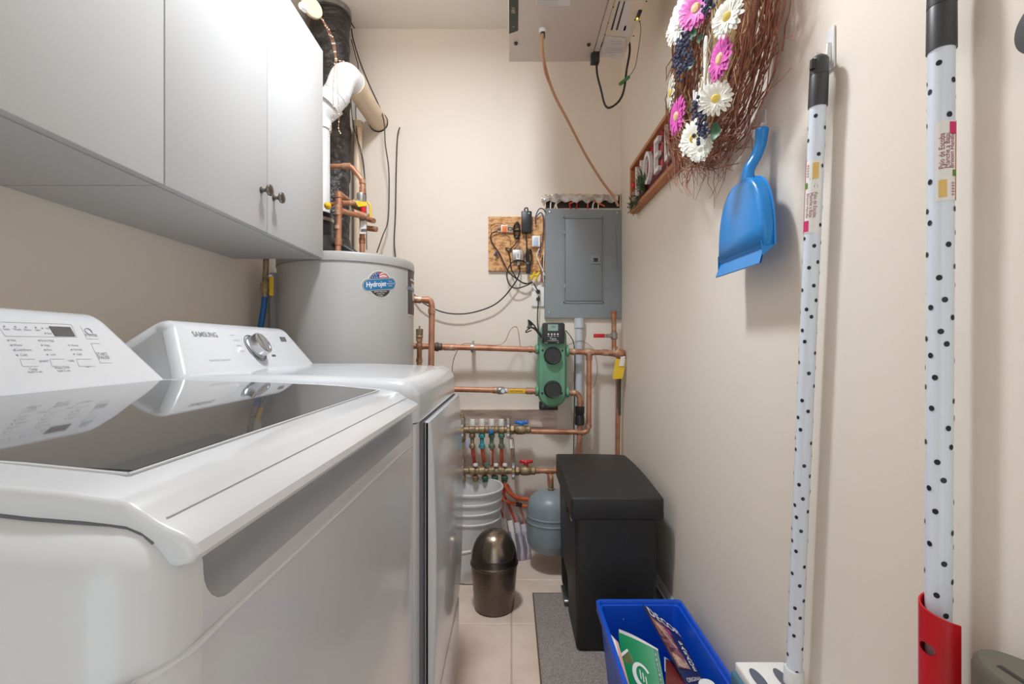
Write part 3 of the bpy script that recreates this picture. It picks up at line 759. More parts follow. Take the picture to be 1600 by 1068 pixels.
# power cord
cd = thing('hanging_cord', 'black power cord looping below the ceiling unit with its connector', 'cord', onZ(928, 80, UZ))
MB().box(W(924, 96, 1.88), W(935, 76, 1.91), r=.003).build('connector', m_blk2, cd)
MB().tube(cat([W(932, 92, 1.9), W(933, 115, 1.9), W(939, 140, 1.9), W(945, 163, 1.9), W(953, 168, 1.9), W(967, 158, 1.9), W(975, 140, 1.9), W(979, 110, 1.9), W(984, 80, 1.9), W(982, 62, 1.9), W(975, 58, 1.915)], 8), .0042, 10).build('cord', m_blk2, cd)
gw = thing('thermostat_wire', 'thin wire with a green end hanging from the ventilation unit', 'wire', W(1000, 35, 1.7))
MB().tube(cat([W(1000, 33, 1.66), W(1001, 50, 1.7), W(997, 80, 1.8), W(992, 105, 1.88), W(982, 121, 1.9)], 6), .0013, 6).build('wire', m_brn, gw)
MB().tube([W(983, 120, 1.9), W(968, 132, 1.9)], .007, 10).build('green_end', mat('green_connector', (78, 130, 78), .5), gw)
bc = thing('supply_cable', 'tan cable running from the ventilation unit down to the grey panel', 'cable', W(848, 60, 1.7))
MB().tube(cat([gc+Vector((0, 0, -.008)), W(847, 75, 1.74), W(853, 110, 1.86), W(866, 148, 1.98), W(888, 190, 2.12), W(914, 240, 2.28), W(940, 282, 2.40), W(958, 306, 2.455), W(966, 322, 2.472)], 8), .0062, 10).build('cable', mat('tan_cable', (206, 160, 124), .5), bc)
MB().tube([gc, gc+Vector((0, 0, -.03))], .0085, 12).build('cable_boot', m_brn, bc)
MB().tube(cat([W(848, 85, 1.77), W(852, 115, 1.86), W(864, 144, 1.97)], 6), .0035, 8).build('spare_lead', mat('tan_cable', (206, 160, 124)), bc)

# ================================================================== ELECTRICAL PANEL
PY = 2.465
pn = thing('breaker_panel', 'grey steel breaker panel with a hinged door on the back wall', 'electrical panel', W(911, 497, PY))
def PQ(x, y, Y=PY): return W(x, y, Y)
pp = [(p.x, p.z) for p in (PQ(852, 326), PQ(971, 328), PQ(971, 497), PQ(851, 496))]
Mx = frame((0, PY, 0), (1, 0, 0), (0, 0, 1))     # w points to -Y (towards camera)
MB().prism(pp, Mx, -.018).build('cover', m_panel, pn)
g = MB().box(PQ(882, 471.5, PY-.001), PQ(942, 341, PY+.004)+Vector((0, -.005, 0)), r=.002, seg=1)
dr = MB().box(PQ(883.5, 470, PY-.007), PQ(940.5, 342, PY+.001), r=.003, seg=2).build('panel_door', m_paneld, pn)
fr = MB()
for a, b in (((880.5, 473.5), (943, 471)), ((880.5, 341), (943, 339)), ((880.5, 473.5), (882.6, 339)), ((941.5, 473.5), (943.5, 339))):
    fr.box(PQ(*a, PY-.004), PQ(*b, PY+.001), r=.001, seg=1)
fr.build('door_frame', m_panel, pn)
lt = MB().box(PQ(923, 412, PY-.011), PQ(938.5, 399, PY-.006), r=.002).build('latch', m_panel, dr)
MB().box(PQ(927.5, 408.5, PY-.013), PQ(934, 403, PY-.010), r=.001).build('latch_slot', m_blk2, lt)
for y in (363, 447): MB().box(PQ(880.8, y+3, PY-.009), PQ(883.2, y-3, PY-.003), r=.0005, seg=1).build('hinge', m_steel, dr)
for x, y in ((859.5, 331), (964, 332), (858.5, 488)): MB().lathe([(.0058, 0), (.005, .003), (.001, .004)], PQ(x, y), (0, -1, 0), 14).build('screw', m_chrome, pn)
MB().tube(cat([PQ(961, 352, PY-.0005), PQ(963.5, 375, PY-.0005), PQ(964, 420, PY-.0005)], 5), .0008, 5).build('scratch', m_grip, pn)
# wall opening above the panel with poly sheet and wires
op = thing('panel_opening', 'cut opening in the wall above the breaker panel with bundled wires', 'wall opening', W(912, 326, 2.484))
MB().box(W(853, 325, 2.4845), W(969, 305, 2.481)).build('opening_back', m_dark, op)
fr = MB()
fr.box(W(852, 306, 2.4849), W(970, 303.5, 2.472)); fr.box(W(851, 326, 2.4849), W(853, 303, 2.472)); fr.box(W(967.5, 326, 2.4849), W(970, 303, 2.472)); fr.build('opening_edge', m_tan, op)
for x, m in ((860, m_white), (866, m_tan), (871, m_white), (892, m_red), (900, m_redd), (918, m_orange), (926, m_white), (935, m_tan)):
    MB().tube(cat([W(x, 328, 2.472), W(x+random.uniform(-3, 3), 318, 2.475), W(x+random.uniform(-8, 12), 310, 2.478)], 4), .0035, 8).build('wire', m, op)
MB().tube(cat([W(890, 318, 2.474), W(905, 312, 2.473), W(925, 313, 2.473), W(945, 322, 2.475)], 5), .004, 8).build('wire', m_orange, op)
ps = MB(); vs = []; fs = []; nx, nz_ = 26, 6
for i in range(nx+1):
    for j in range(nz_+1):
        x = 846+(966-846)*i/nx; hi = 302.5+1.2*math.sin(i*2.3)+(3 if i < 3 else 0)+i*.06; lo_ = 315+2.2*math.sin(i*1.7+math.sin(i*3.1))+(1 if i < 2 else 0)
        y = hi+(lo_-hi)*j/nz_
        vs.append(W(x, y, 2.466-.009*math.sin(j/nz_*PI)+random.uniform(-.004, .004)))
for i in range(nx):
    for j in range(nz_): fs.append((i*(nz_+1)+j, i*(nz_+1)+j+1, (i+1)*(nz_+1)+j+1, (i+1)*(nz_+1)+j))
ps.add(vs, fs); tag(ps.build('plastic_sheet', m_foil, loc=W(906, 314, 2.466), ang=80), 'crumpled clear plastic sheet tucked above the breaker panel', 'plastic sheet')

# ================================================================== SIGNAL BOARD
m_osb = mat('strand_board', (222, 172, 118), .7, var=(34, (176, 120, 74), .45, .6), bump=(45, .3, .003), stretch=(1, 1, 2.2))
BY = 2.468
MB_b = MB().box(W(763, 423, BY), W(851, 339.5, BY+.016), r=.001, seg=1)
tag(MB_b.build('mounting_board', m_osb, loc=W(807, 423, BY)), 'square of orange strand board screwed to the back wall', 'board')
def blk(g, x0, y0, x1, y1, d0=.0, d1=.02, r=.002): return g.box(W(x0, y1, BY-d0), W(x1, y0, BY-d1), r=r, seg=2)
sp = thing('cable_splitter', 'orange faced coax splitter with silver plugs on the strand board', 'splitter', W(788, 360, BY-.005))
blk(MB(), 783, 351, 793, 363.5, .001, .02).build('body', m_white, sp); blk(MB(), 784.5, 352.5, 792, 362, .0201, .0215, .0005).build('face', m_card, sp)
for x0, x1, y in ((777, 783, 355), (778, 783, 361.5), (793, 802, 354), (793, 801, 362), (795, 799, 358)): MB().tube([W(x0, y, BY-.011), W(x1, y, BY-.011)], .0045, 10).build('plug', m_chrome, sp)
pa = thing('power_adapter', 'upright black power adapter brick at the top of the strand board', 'power adapter', W(823, 365, BY-.001))
blk(MB(), 814.5, 329, 831, 365, .001, .032, .005).build('body', m_black, pa)
MB().tube(cat([W(820, 332, BY-.016), W(820, 326, BY-.02), W(824, 325, BY-.02), W(825, 332, BY-.018)], 5), .0035, 8).build('lead', m_blk2, pa)
MB().tube(cat([W(822, 364, BY-.016), W(822.5, 375, BY-.02), W(823, 390, BY-.025)], 5), .0032, 8).build('lead', m_blk2, pa)
a = W(826.5, 333, BY-.0325); MB().lathe([(.004, 0), (.004, .001)], a, (0, -1, 0), 12).build('status_light', mat('green_status_light', (120, 214, 190), .3), pa)
am = thing('signal_amplifier', 'silver metal signal amplifier box low on the strand board', 'amplifier', W(809, 408, BY-.001))
blk(MB(), 800.5, 390, 818.5, 408, .001, .028, .003).build('body', m_steel, am)
blk(MB(), 806.5, 393, 812.5, 405, .0281, .0285, 0).build('label', m_paper, am)
g = MB(); g.rect(frame(W(809.5, 399, BY-.0292), (1, 0, 0), (0, 0, 1)), -.003, -.012, .003, .010); g.build('label_print', m_ink, am, flat=True, fix=False)
for x in (809, 811): MB().tube([W(x, 408, BY-.014), W(x, 415, BY-.014)], .004, 10).build('plug', m_chrome, am)
MB().tube([W(810, 390, BY-.014), W(810, 382, BY-.014)], .004, 10).build('plug', m_chrome, am)
wb = thing('junction_box', 'small white box beside the panel on the strand board', 'box', W(837, 386, BY-.001))
blk(MB(), 831, 368, 844, 386.5, .001, .026, .003).build('body', m_white, wb); blk(MB(), 833.5, 370.5, 841, 384, .0261, .028, .001).build('window', mat('pale_blue_window', (188, 204, 222), .3), wb)
pl = thing('surge_plug', 'black coiled cord bundle hanging on the strand board right of the silver box', 'cord', W(826, 427, BY-.02))
for k in range(5):
    cx, cyy = 826+k*.6, 400
    MB().tube(cat([W(cx+4.5*math.cos(t)*(1-.1*k), cyy+11*math.sin(t), BY-.012-.003*k) for t in [2*PI*i/10+.2*k for i in range(11)]], 4), .0028, 8).build('coil', m_blk2, pl)
blk(MB(), 822, 409, 829, 428, .008, .03, .004).build('plug', m_black, pl); blk(MB(), 821, 412, 830.5, 414.5, .006, .032, .001).build('tie', m_blk2, pl)
c2 = thing('cord_coil', 'black coiled cord bundle hanging left of the adapter brick', 'cord', W(808, 372, BY-.02))
for k in range(5):
    MB().tube(cat([W(808+4.6*math.cos(t)-.3*k, 360+13.5*math.sin(t)*(1-.04*k), BY-.010-.003*k) for t in [2*PI*i/10+.3*k for i in range(11)]], 4), .0028, 8).build('coil', m_blk2, c2)
blk(MB(), 803.5, 358, 813, 362, .004, .028, .002).build('tie', m_blk2, c2)
MB().tube(cat([W(812, 372, BY-.014), W(806, 380, BY-.014), W(798, 388, BY-.012), W(790, 387, BY-.01), W(794, 392, BY-.01), W(800, 388, BY-.012)], 5), .003, 8).build('tail', m_blk2, c2)
def cable(name, label, pts, r, m, cat_='cable', par=None):
    t = MB().tube(cat([W(*p) for p in pts], 8), r, 8).build(name, m, loc=W(*pts[0])); return tag(t, label, cat_)
CY = 2.452
cable('coax_cable', 'black cable from the orange splitter curling down to the white outlet', [(777, 361, CY), (769, 364, CY), (766.5, 372, CY), (772, 384, CY), (780, 395, CY), (787, 410, CY-.01), (795, 425, CY-.02), (808, 436, CY-.02), (820, 443, CY-.01), (830, 441, CY)], .0032, m_blk2)
cable('coax_cable', 'black cable sagging across the bare back wall from amplifier to heater', [(811, 414, CY), (812, 424, CY), (808, 436, CY-.012), (800, 448, CY-.012), (788, 463, CY-.01), (772, 476, CY-.01), (750, 485, CY-.01), (725, 490, CY-.012), (700, 489, CY-.012), (680, 483, CY-.012), (660, 472, CY-.01), (648, 461, CY), (641, 452, CY)], .0034, m_blk2)
cable('coax_cable', 'black cable looping below the strand board to the outlet plug', [(794, 392, CY), (797, 402, CY), (798, 416, CY-.01), (804, 430, CY-.02), (814, 440, CY-.02), (826, 443, CY-.01), (832, 440, CY-.006)], .003, m_blk2)
cable('coax_cable', 'black cable making a round loop under the silver amplifier', [(824, 412, CY), (816, 407, CY-.02), (804, 407, CY-.025), (795, 417, CY-.025), (792, 432, CY-.02), (797, 446, CY-.02), (808, 450, CY-.02), (822, 446, CY-.015), (832, 441, CY-.008)], .003, m_blk2)
cable('thin_wire', 'thin dark wire arching over the orange splitter', [(768, 366, CY), (767, 354, CY), (772, 349.5, CY), (782, 349, CY), (790, 351, CY)], .0012, m_brn, 'wire')
cable('thin_wire', 'thin dark wire curling below the orange splitter', [(786, 364, CY), (792, 368, CY), (797, 374, CY), (797, 384, CY)], .0012, m_brn, 'wire')
cable('network_cable', 'dark blue cable arching over the board beside the panel', [(836.5, 350, CY), (837, 338, CY), (842, 327, CY), (848, 326, CY-.004), (853, 332, CY+.004)], .0028, mat('navy_cable', (46, 58, 92), .5))
cable('network_cable', 'dark blue cable hanging along the panel edge', [(838, 338, CY), (845, 332, CY), (849, 340, CY), (849, 360, CY), (847, 380, CY), (842, 398, CY)], .0028, mat('navy_cable', (46, 58, 92), .5))
cable('white_cable', 'white cable running down the right of the strand board', [(843, 388, CY), (839, 396, CY), (840, 404, CY), (846, 418, CY), (851, 430, CY)], .0026, m_white)
cable('outlet_cord', 'black cord from the outlet down behind the green pump', [(842, 462, CY), (841, 475, CY), (840, 490, CY), (840, 505, CY), (842, 520, CY)], .003, m_blk2, 'cord')
ct = MB().box(Vector((-.014, -.003, -.007)), Vector((.014, .003, .007)), r=.001, M=Matrix.Translation(W(775.5, 396, CY-.006)) @ Matrix.Rotation(-1.05, 4, 'Y'))
tag(ct.build('cable_tag', mat('navy_tag', (64, 56, 74), .5), loc=W(775, 396, CY-.006)), 'dark tag clipped on the cable at the left of the board', 'tag')
yl = thing('yellow_connector', 'bunch of yellow wire connectors beneath the strand board', 'connector', W(836, 432, CY))
for a, b in (((830, 436), (836, 424)), ((836, 438), (843, 424)), ((828, 432), (842, 428))): MB().tube([W(*a, CY), W(*b, CY-.01)], .0065, 8).build('yellow_sleeve', m_yel2, yl)
for k in range(5): MB().tube(cat([W(845+k, 440, CY), W(846+k*.6, 425, CY+.004), W(844+k*1.5, 410-k*4, CY+.006)], 4), .0022, 6).build('wire', (m_brn, m_orange, m_blk2, m_brn, m_white)[k], yl)
ou = thing('wall_outlet', 'white double wall outlet with two black plugs left of the panel', 'outlet', W(840, 480, 2.484))
MB().box(W(830.5, 479, 2.4849), W(850.5, 445, 2.474), r=.003).build('cover_plate', m_white, ou)
for y in (455.5, 467): MB().lathe([(.011, 0), (.011, .008), (.007, .022), (.004, .03)], W(841, y, 2.474), (0, -1, 0), 16).build('plug', m_black, ou)
MB().tube(cat([W(841, 455, 2.452), W(838, 450, 2.45), W(834, 443, 2.447)], 4), .003, 8).build('plug_lead', m_blk2, ou)
# loose cables by the heater
cable('black_cable', 'black cable dropping from the ceiling past the cream pipe to the heater', [(549, 45, 2.40), (552, 62, 2.40), (562, 95, 2.40), (576, 130, 2.40), (592, 165, 2.40), (600, 190, 2.38), (602, 225, 2.38), (607, 260, 2.40), (608, 300, 2.42), (606, 345, 2.42), (598, 368, 2.40), (589, 394, 2.32)], .0032, m_brn)
cable('black_cable', 'short stiff black cable standing up alone against the back wall', [(624.5, 199, 2.46), (621, 215, 2.46), (619, 270, 2.46), (618, 330, 2.46), (616, 375, 2.45), (618, 402, 2.42), (619, 420, 2.40)], .0034, m_blk2)
cable('thin_cable', 'thin brown cable hanging behind the cream vent pipe, left of the pair', [(549, 62, 2.44), (555, 85, 2.44), (560, 110, 2.44), (556, 160, 2.42), (557, 200, 2.40), (561, 230, 2.38), (566, 250, 2.38), (571, 300, 2.38), (573, 390, 2.36)], .0024, m_brn)
cable('thin_cable', 'thin brown cable hanging behind the cream vent pipe, right of the pair', [(548, 150, 2.40), (551, 190, 2.40), (558, 215, 2.40), (565, 238, 2.39), (569, 262, 2.39), (572, 310, 2.39)], .0022, m_brn)
cable('thin_cable', 'short dark cable stub at the ceiling beside the black duct', [(547, 30, 2.40), (550, 38, 2.42), (554, 44, 2.46)], .0028, m_blk2)
# ================================================================== PUMP AND COPPER LINES
PP = 2.385
pump = thing('circulator_pump', 'green double circulator pump with a digital control head on the back wall', 'pump', W(863, 640, PP))
def rr(x0, y0, x1, y1, r, Y, n=8):       # rounded rectangle in wall coordinates
    a, b = W(x0, y1, Y), W(x1, y0, Y); R_ = min(r, (b.x-a.x)/2-.0005); out = []
    for cx, cz_, t0 in ((b.x-R_, b.z-R_, 0), (a.x+R_, b.z-R_, PI/2), (a.x+R_, a.z+R_, PI), (b.x-R_, a.z+R_, 1.5*PI)):
        for k in range(n+1): out.append((cx+R_*math.cos(t0+PI/2*k/n), cz_+R_*math.sin(t0+PI/2*k/n)))
    return out
def plate(poly, Y, d, m, nm, par, bev=.004):
    n = len(poly); cx = sum(p[0] for p in poly)/n; cz_ = sum(p[1] for p in poly)/n
    def shr(k): return [(cx+(x-cx)*(1-k/abs(max(.01, math.hypot(x-cx, z-cz_)))), cz_+(z-cz_)*(1-k/abs(max(.01, math.hypot(x-cx, z-cz_))))) for x, z in poly]
    rows = [(poly, Y), (poly, Y-d+bev), (shr(bev*.3), Y-d+bev*.3), (shr(bev), Y-d)]
    vs = []; fs = []
    for pl_, y in rows: vs += [Vector((x, y, z)) for x, z in pl_]
    for i in range(3):
        for k in range(n): fs.append((i*n+k, i*n+(k+1) % n, (i+1)*n+(k+1) % n, (i+1)*n+k))
    fs += [tuple(range(n)), tuple(range(3*n, 4*n))[::-1]]
    return MB().add(vs, fs).build(nm, m, par)
plate(rr(840.5, 503, 885, 636, .074, PP), PP+.045, .055, m_green, 'body', pump, .010)
b2 = plate(rr(842.5, 506, 882.5, 633, .062, PP-.01), PP-.008, .018, m_green, 'front_casting', pump, .006)
plate(rr(839, 560, 886, 604, .01, PP), PP+.03, .02, m_green, 'side_flange', pump, .004)
hd = plate(rr(847, 504, 882, 536.5, .012, PP-.03), PP-.024, .024, m_pumpb, 'control_head', pump, .005)
HY_ = PP-.0485
q = MB().box(W(856, 516.5, HY_), W(872, 506.5, HY_-.001)).build('screen', m_lcd, hd)
Mf = lambda x, y, e=.001: frame(W(x, y, HY_-e), (1, 0, 0), (0, 0, 1))
g = MB(); g.text('100', .016, Mf(864, 510.5, .0016)); g.build('screen_digits', m_grip, q, flat=True, fix=False)
for x in (857, 862, 866.5, 871.5): MB().lathe([(.0042, 0), (.0042, .002)], W(x, 521.8, HY_+.0005), (0, -1, 0), 12).build('button', m_white, hd)
g = MB(); g.text('Taco', .016, Mf(864, 528.8)); g.text('0-10V CIRCULATOR', .006, Mf(864, 532)); g.text('POWER', .005, Mf(853, 535.2)); g.text('HEAT', .005, Mf(872, 535))
for x in (857, 862, 866.5, 871.5): g.rect(Mf(x, 525), -.004, -.001, .004, .001)
g.build('head_lettering', m_white, hd, flat=True, fix=False)
for y in (555.3, 608):
    k = MB().lathe([(.0435, 0), (.0435, .008), (.041, .012), (.040, .030), (.037, .034), (.035, .0325), (.001, .0325)], W(863.3, y, PP-.022), (0, -1, 0), 36).build('motor_cap', m_pumpb, pump)
for x, y in ((848, 547), (878.5, 547.5), (847, 614), (877.5, 614)): MB().lathe([(.006, 0), (.006, .003)], W(x, y, PP-.0245), (0, -1, 0), 10).build('bolt', m_blk2, pump)
MB().box(W(842, 638.5, PP+.05), W(872, 628, PP+.005), r=.005).build('mount_foot', m_black, pump)
for x in (848.5, 866): MB().cyl(W(x, 635, PP+.003), W(x, 629, PP+.003), .003, 8).build('foot_bolt', m_chrome, pump)
for xx, y, s in ((841, 545.5, -1), (841, 611, -1), (884.5, 549, 1), (884.5, 613, 1)):
    MB().lathe([(.024, 0), (.024, .012), (.017, .016)], W(xx, y, PP), (s, 0, 0), 18).build('port', m_green, pump)
cc = thing('bundled_cord', 'bundled black power cord hanging at the upper left of the green pump', 'cord', W(832, 520, PP-.01))
for k in range(6):
    MB().tube(cat([W(845, 524+k*.7, PP-.055), W(838-k*.6, 517-k, PP-.058), W(829-k, 508+k*.8, PP-.05), W(825+k*.8, 500+k*1.6, PP-.04), W(830+k, 503+k, PP-.035), W(840, 515+k, PP-.045), W(849, 527+k*.6, PP-.06)], 5), .0028, 7).build('coil', m_blk2, cc)
MB().tube(cat([W(832, 510, PP-.045), W(823, 516, PP-.04), W(822, 519, PP-.04), W(830, 516, PP-.05)], 4), .0028, 7).build('coil', m_blk2, cc)

R1 = .0135
def L(x0, y0, x1, y1, Y=PP): return (W(x0, y0, Y), W(x1, y1, Y))
pipe('copper_pipe', 'copper pipe leaving the heater side port and elbowing straight down', [W(640, 467, 2.15), W(672.5, 468.5, 2.17), W(675, 478, 2.17), W(673, 620, 2.17)], .0135, .035,
     collars=[(W(648, 467.5, 2.15), W(658, 468, 2.155)), (W(664, 468.5, 2.165), W(670, 468.6, 2.168)), (W(674.7, 482, 2.17), W(674.6, 490, 2.17))])
t = pipe('copper_pipe', 'copper pipe from the heater to the upper port of the green pump', [W(645, 540.5, PP-.03), W(740, 543, PP), W(838, 546, PP)], R1, .3,
     collars=[(W(655, 540.7, PP-.025), W(662, 540.9, PP-.025)), (W(693, 542, PP-.015), W(712, 542.4, PP-.01)), (W(826, 545.6, PP), W(832, 545.8, PP)), L(834, 545.8, 841, 546)])
MB().lathe([(.013, -.03), (.02, -.026), (.02, -.004), (.0225, -.002), (.0225, .008), (.018, .012), (.018, .026), (.013, .03)], W(682, 541.6, PP-.02), (1, 0, 0), 18).build('union', mat('dark_brass', (104, 88, 78), .5, .6), t)
cl = MB().lathe([(.018, 0), (.022, 0), (.022, .014), (.018, .014)], W(736, 543, PP), (1, 0, 0), 20, closed=True).build('pipe_clamp', m_steel, t)
MB().box(W(738.5, 551, PP+.01), W(740.5, 532, PP-.012), r=.002).build('clamp_bolt', m_steel, t)
MB().box(W(737, 546, YB-.001), W(741, 540, PP+.016), r=.002).build('clamp_stem', m_steel, t)
t = thing('air_vent', 'brass air vent valve on a short copper stub tight beside the heater', 'valve', W(655, 590, 2.33))
MB().tube([W(655, 590, 2.33), W(655.5, 528, 2.33)], .0125, 14).build('pipe', m_cu, t)
for a, b in ((566, 560), (536, 545), (528, 533)): MB().tube([W(655.2, a, 2.33), W(655.2, b, 2.33)], .0155, 14).build('fitting', m_cu2, t)
MB().lathe([(.010, 0), (.018, .006), (.018, .012), (.015, .016), (.0165, .02), (.0165, .036), (.018, .04), (.018, .046), (.004, .05), (.004, .062)], W(655.5, 529, 2.33), (0, 0, 1), 18).build('vent_head', m_brass, t)
t = pipe('copper_pipe', 'copper pipe with a yellow lever valve into the lower port of the green pump', [W(640, 606, PP), W(838, 611, PP)], R1, .05,
     collars=[L(770, 609.3, 776, 609.4), L(822, 610.6, 832, 610.8), L(834, 610.8, 841, 611)])
MB().lathe([(.0135, -.022), (.018, -.014), (.0195, 0), (.018, .014), (.0135, .022)], W(782, 609.7, PP), (1, 0, 0), 18).build('valve_body', m_steel, t)
MB().lathe([(.014, 0), (.014, .022), (.009, .03)], W(786, 609.8, PP-.006), (0, -1, 0), 14).build('valve_nut', m_chrome, t)
h = MB().box(W(792, 614.5, PP-.030), W(821, 607.5, PP-.023), r=.003).build('yellow_handle', m_yel, t)
MB().box(W(784, 612.5, PP-.0305), W(795, 607, PP-.025), r=.002).build('handle_plate', m_chrome, t)
g = MB(); g.text('WATTS 600 WOG', .0125, frame(W(807, 611, PP-.031), (1, 0, 0), (0, 0, 1)), sx=.62); g.build('handle_lettering', mat('dark_brown_ink', (110, 70, 20), .5), h, flat=True, fix=False)
t = pipe('copper_pipe', 'copper pipe from the pump upper right port with a tee dropping to the blue valve', [W(884, 549, PP), W(957, 551, PP)], R1, .05,
     collars=[L(885, 549, 890, 549.1), L(893, 549.3, 898, 549.4), L(914, 549.8, 927, 550.2), L(942, 550.5, 950, 550.8)])
MB().tube(fillet([W(920.5, 550, PP), W(920, 664, PP), W(917, 675, PP), W(830, 673.5, PP)], .045), R1-.0005, 14).build('drop_pipe', m_cu, t)
for a, b in (L(920.5, 551, 920.4, 562), L(919.8, 662, 919.2, 668), L(910, 675.5, 902, 675.2)): MB().tube([a, b], R1*1.2, 14).build('fitting', m_cu2, t)
t = pipe('copper_pipe', 'copper pipe from the pump lower right port down behind the black bin with foam sleeve', [W(884, 613, PP), W(903, 614, PP), W(906.5, 625, PP), W(903.5, 745, PP)], R1, .03,
     collars=[L(885, 613, 890, 613.2), L(893, 613.4, 898, 613.6), L(906.4, 626, 906.2, 631)])
MB().lathe([(.015, 0), (.0235, .003), (.0235, .04), (.019, .05), (.0235, .06), (.0235, .092), (.015, .095)], W(905.5, 664, PP), (.01, 0, 1), 18).build('foam_sleeve', m_black, t)
GX = 2.405
t = thing('water_main', 'copper water riser with red lever valve and yellow tag in the right corner', 'pipe', W(964, 715, GX))
MB().tube([W(963.5, 862, GX), W(966, 590, GX)], .0125, 14).build('pipe', m_cu, t)
MB().tube([W(966.3, 592, GX), W(966, 648, GX)], .0132, 14).build('stained_pipe', mat('dark_tarnish', (92, 84, 78), .6, .4), t)
MB().tube([W(959.5, 552, GX-.01), W(959, 487, GX-.01)], .012, 14).build('upper_pipe', m_cu2, t)
MB().lathe([(.016, 0), (.016, .012), (.014, .02), (.016, .024), (.016, .032)], W(959, 496, GX-.01), (0, 0, 1), 18).build('pipe_cap', m_cu, t)
MB().lathe([(.013, 0), (.0175, .005), (.0175, .03), (.013, .036)], W(959.5, 530, GX-.01), (0, 0, 1), 16).build('valve_body', m_steel, t)
MB().cyl(W(958, 524.5, GX-.015), W(947, 524.5, GX-.03), .0095, 14).build('valve_stem', m_chrome, t)
MB().box(W(927.5, 527.3, GX-.034), W(945, 521.3, GX-.028), r=.003).build('red_handle', m_red, t)
MB().lathe([(.012, 0), (.0145, .003), (.0145, .012)], W(960.5, 545, GX-.01), (0, 0, 1), 14).build('fitting', m_cu2, t)
MB().lathe([(.016, 0), (.0265, .004), (.0275, .02), (.020, .026), (.020, .034), (.008, .044)], W(968.5, 553.5, GX-.005), (0, -1, .1), 24).build('regulator', m_cu2, t)
MB().lathe([(.016, 0), (.018, .008), (.018, .03), (.014, .034)], W(967, 581, GX), (0, 0, 1), 18).build('regulator_body', m_brass, t)
MB().tube([W(950, 551, GX-.015), W(964, 553, GX-.008)], .0155, 14).build('fitting', m_cu2, t)
tg = MB().quad(W(957, 592, GX-.055), W(973, 591, GX-.055), W(978, 561, GX-.052), W(962, 560, GX-.052), t=.002).build('yellow_tag', m_yel2, t)
MB().quad(W(967, 572, GX-.057), W(975, 571.5, GX-.057), W(977, 556, GX-.055), W(970, 557, GX-.055), t=.001).build('paper_tag', m_white, t)
# conduit beneath the panel
t = thing('conduit', 'pale grey plastic conduit running down from the panel behind the pipes', 'conduit', W(905, 860, 2.462))
MB().tube([W(902.5, 862, 2.463), W(905, 499, 2.463)], .0205, 20).build('pipe', m_cond, t)
MB().tube([W(905, 497, 2.462), W(905, 512, 2.462)], .0255, 20).build('coupling', m_cond, t)
cable('thin_wire', 'thin grey wire curving behind the right copper drop pipe', [(886, 540, 2.47), (905, 532, 2.44), (918, 537, 2.47), (928, 548, 2.47), (933, 575, 2.47), (930, 598, 2.47), (922, 610, 2.47)], .0013, m_ink, 'wire')
cable('sensor_cable', 'black cable hanging from the pump to the conduit side', [(884, 516, 2.40), (892, 526, 2.43), (897, 540, 2.44), (898, 580, 2.44), (897, 640, 2.45), (896, 720, 2.46)], .0022, m_blk2)
cable('sensor_wire', 'thin copper wire arching above the upper copper pipe', [(706, 585, 2.44), (708, 565, 2.43), (714, 549, 2.41), (724, 537, 2.39), (745, 537.5, 2.385), (775, 539, 2.38), (789, 533, 2.38), (796, 518, 2.38), (803, 510.5, 2.38), (809, 514, 2.38), (813, 541, 2.38)], .0018, m_cu2, 'wire')
# scrap board behind the manifold
bd = MB().box(W(716, 666, YB-.001), W(869, 640, YB-.024), r=.002, seg=1)
tag(bd.build('backing_board', m_wood, loc=W(790, 666, YB-.001)), 'weathered grey brown wooden board fixed to the wall behind the manifold', 'board')

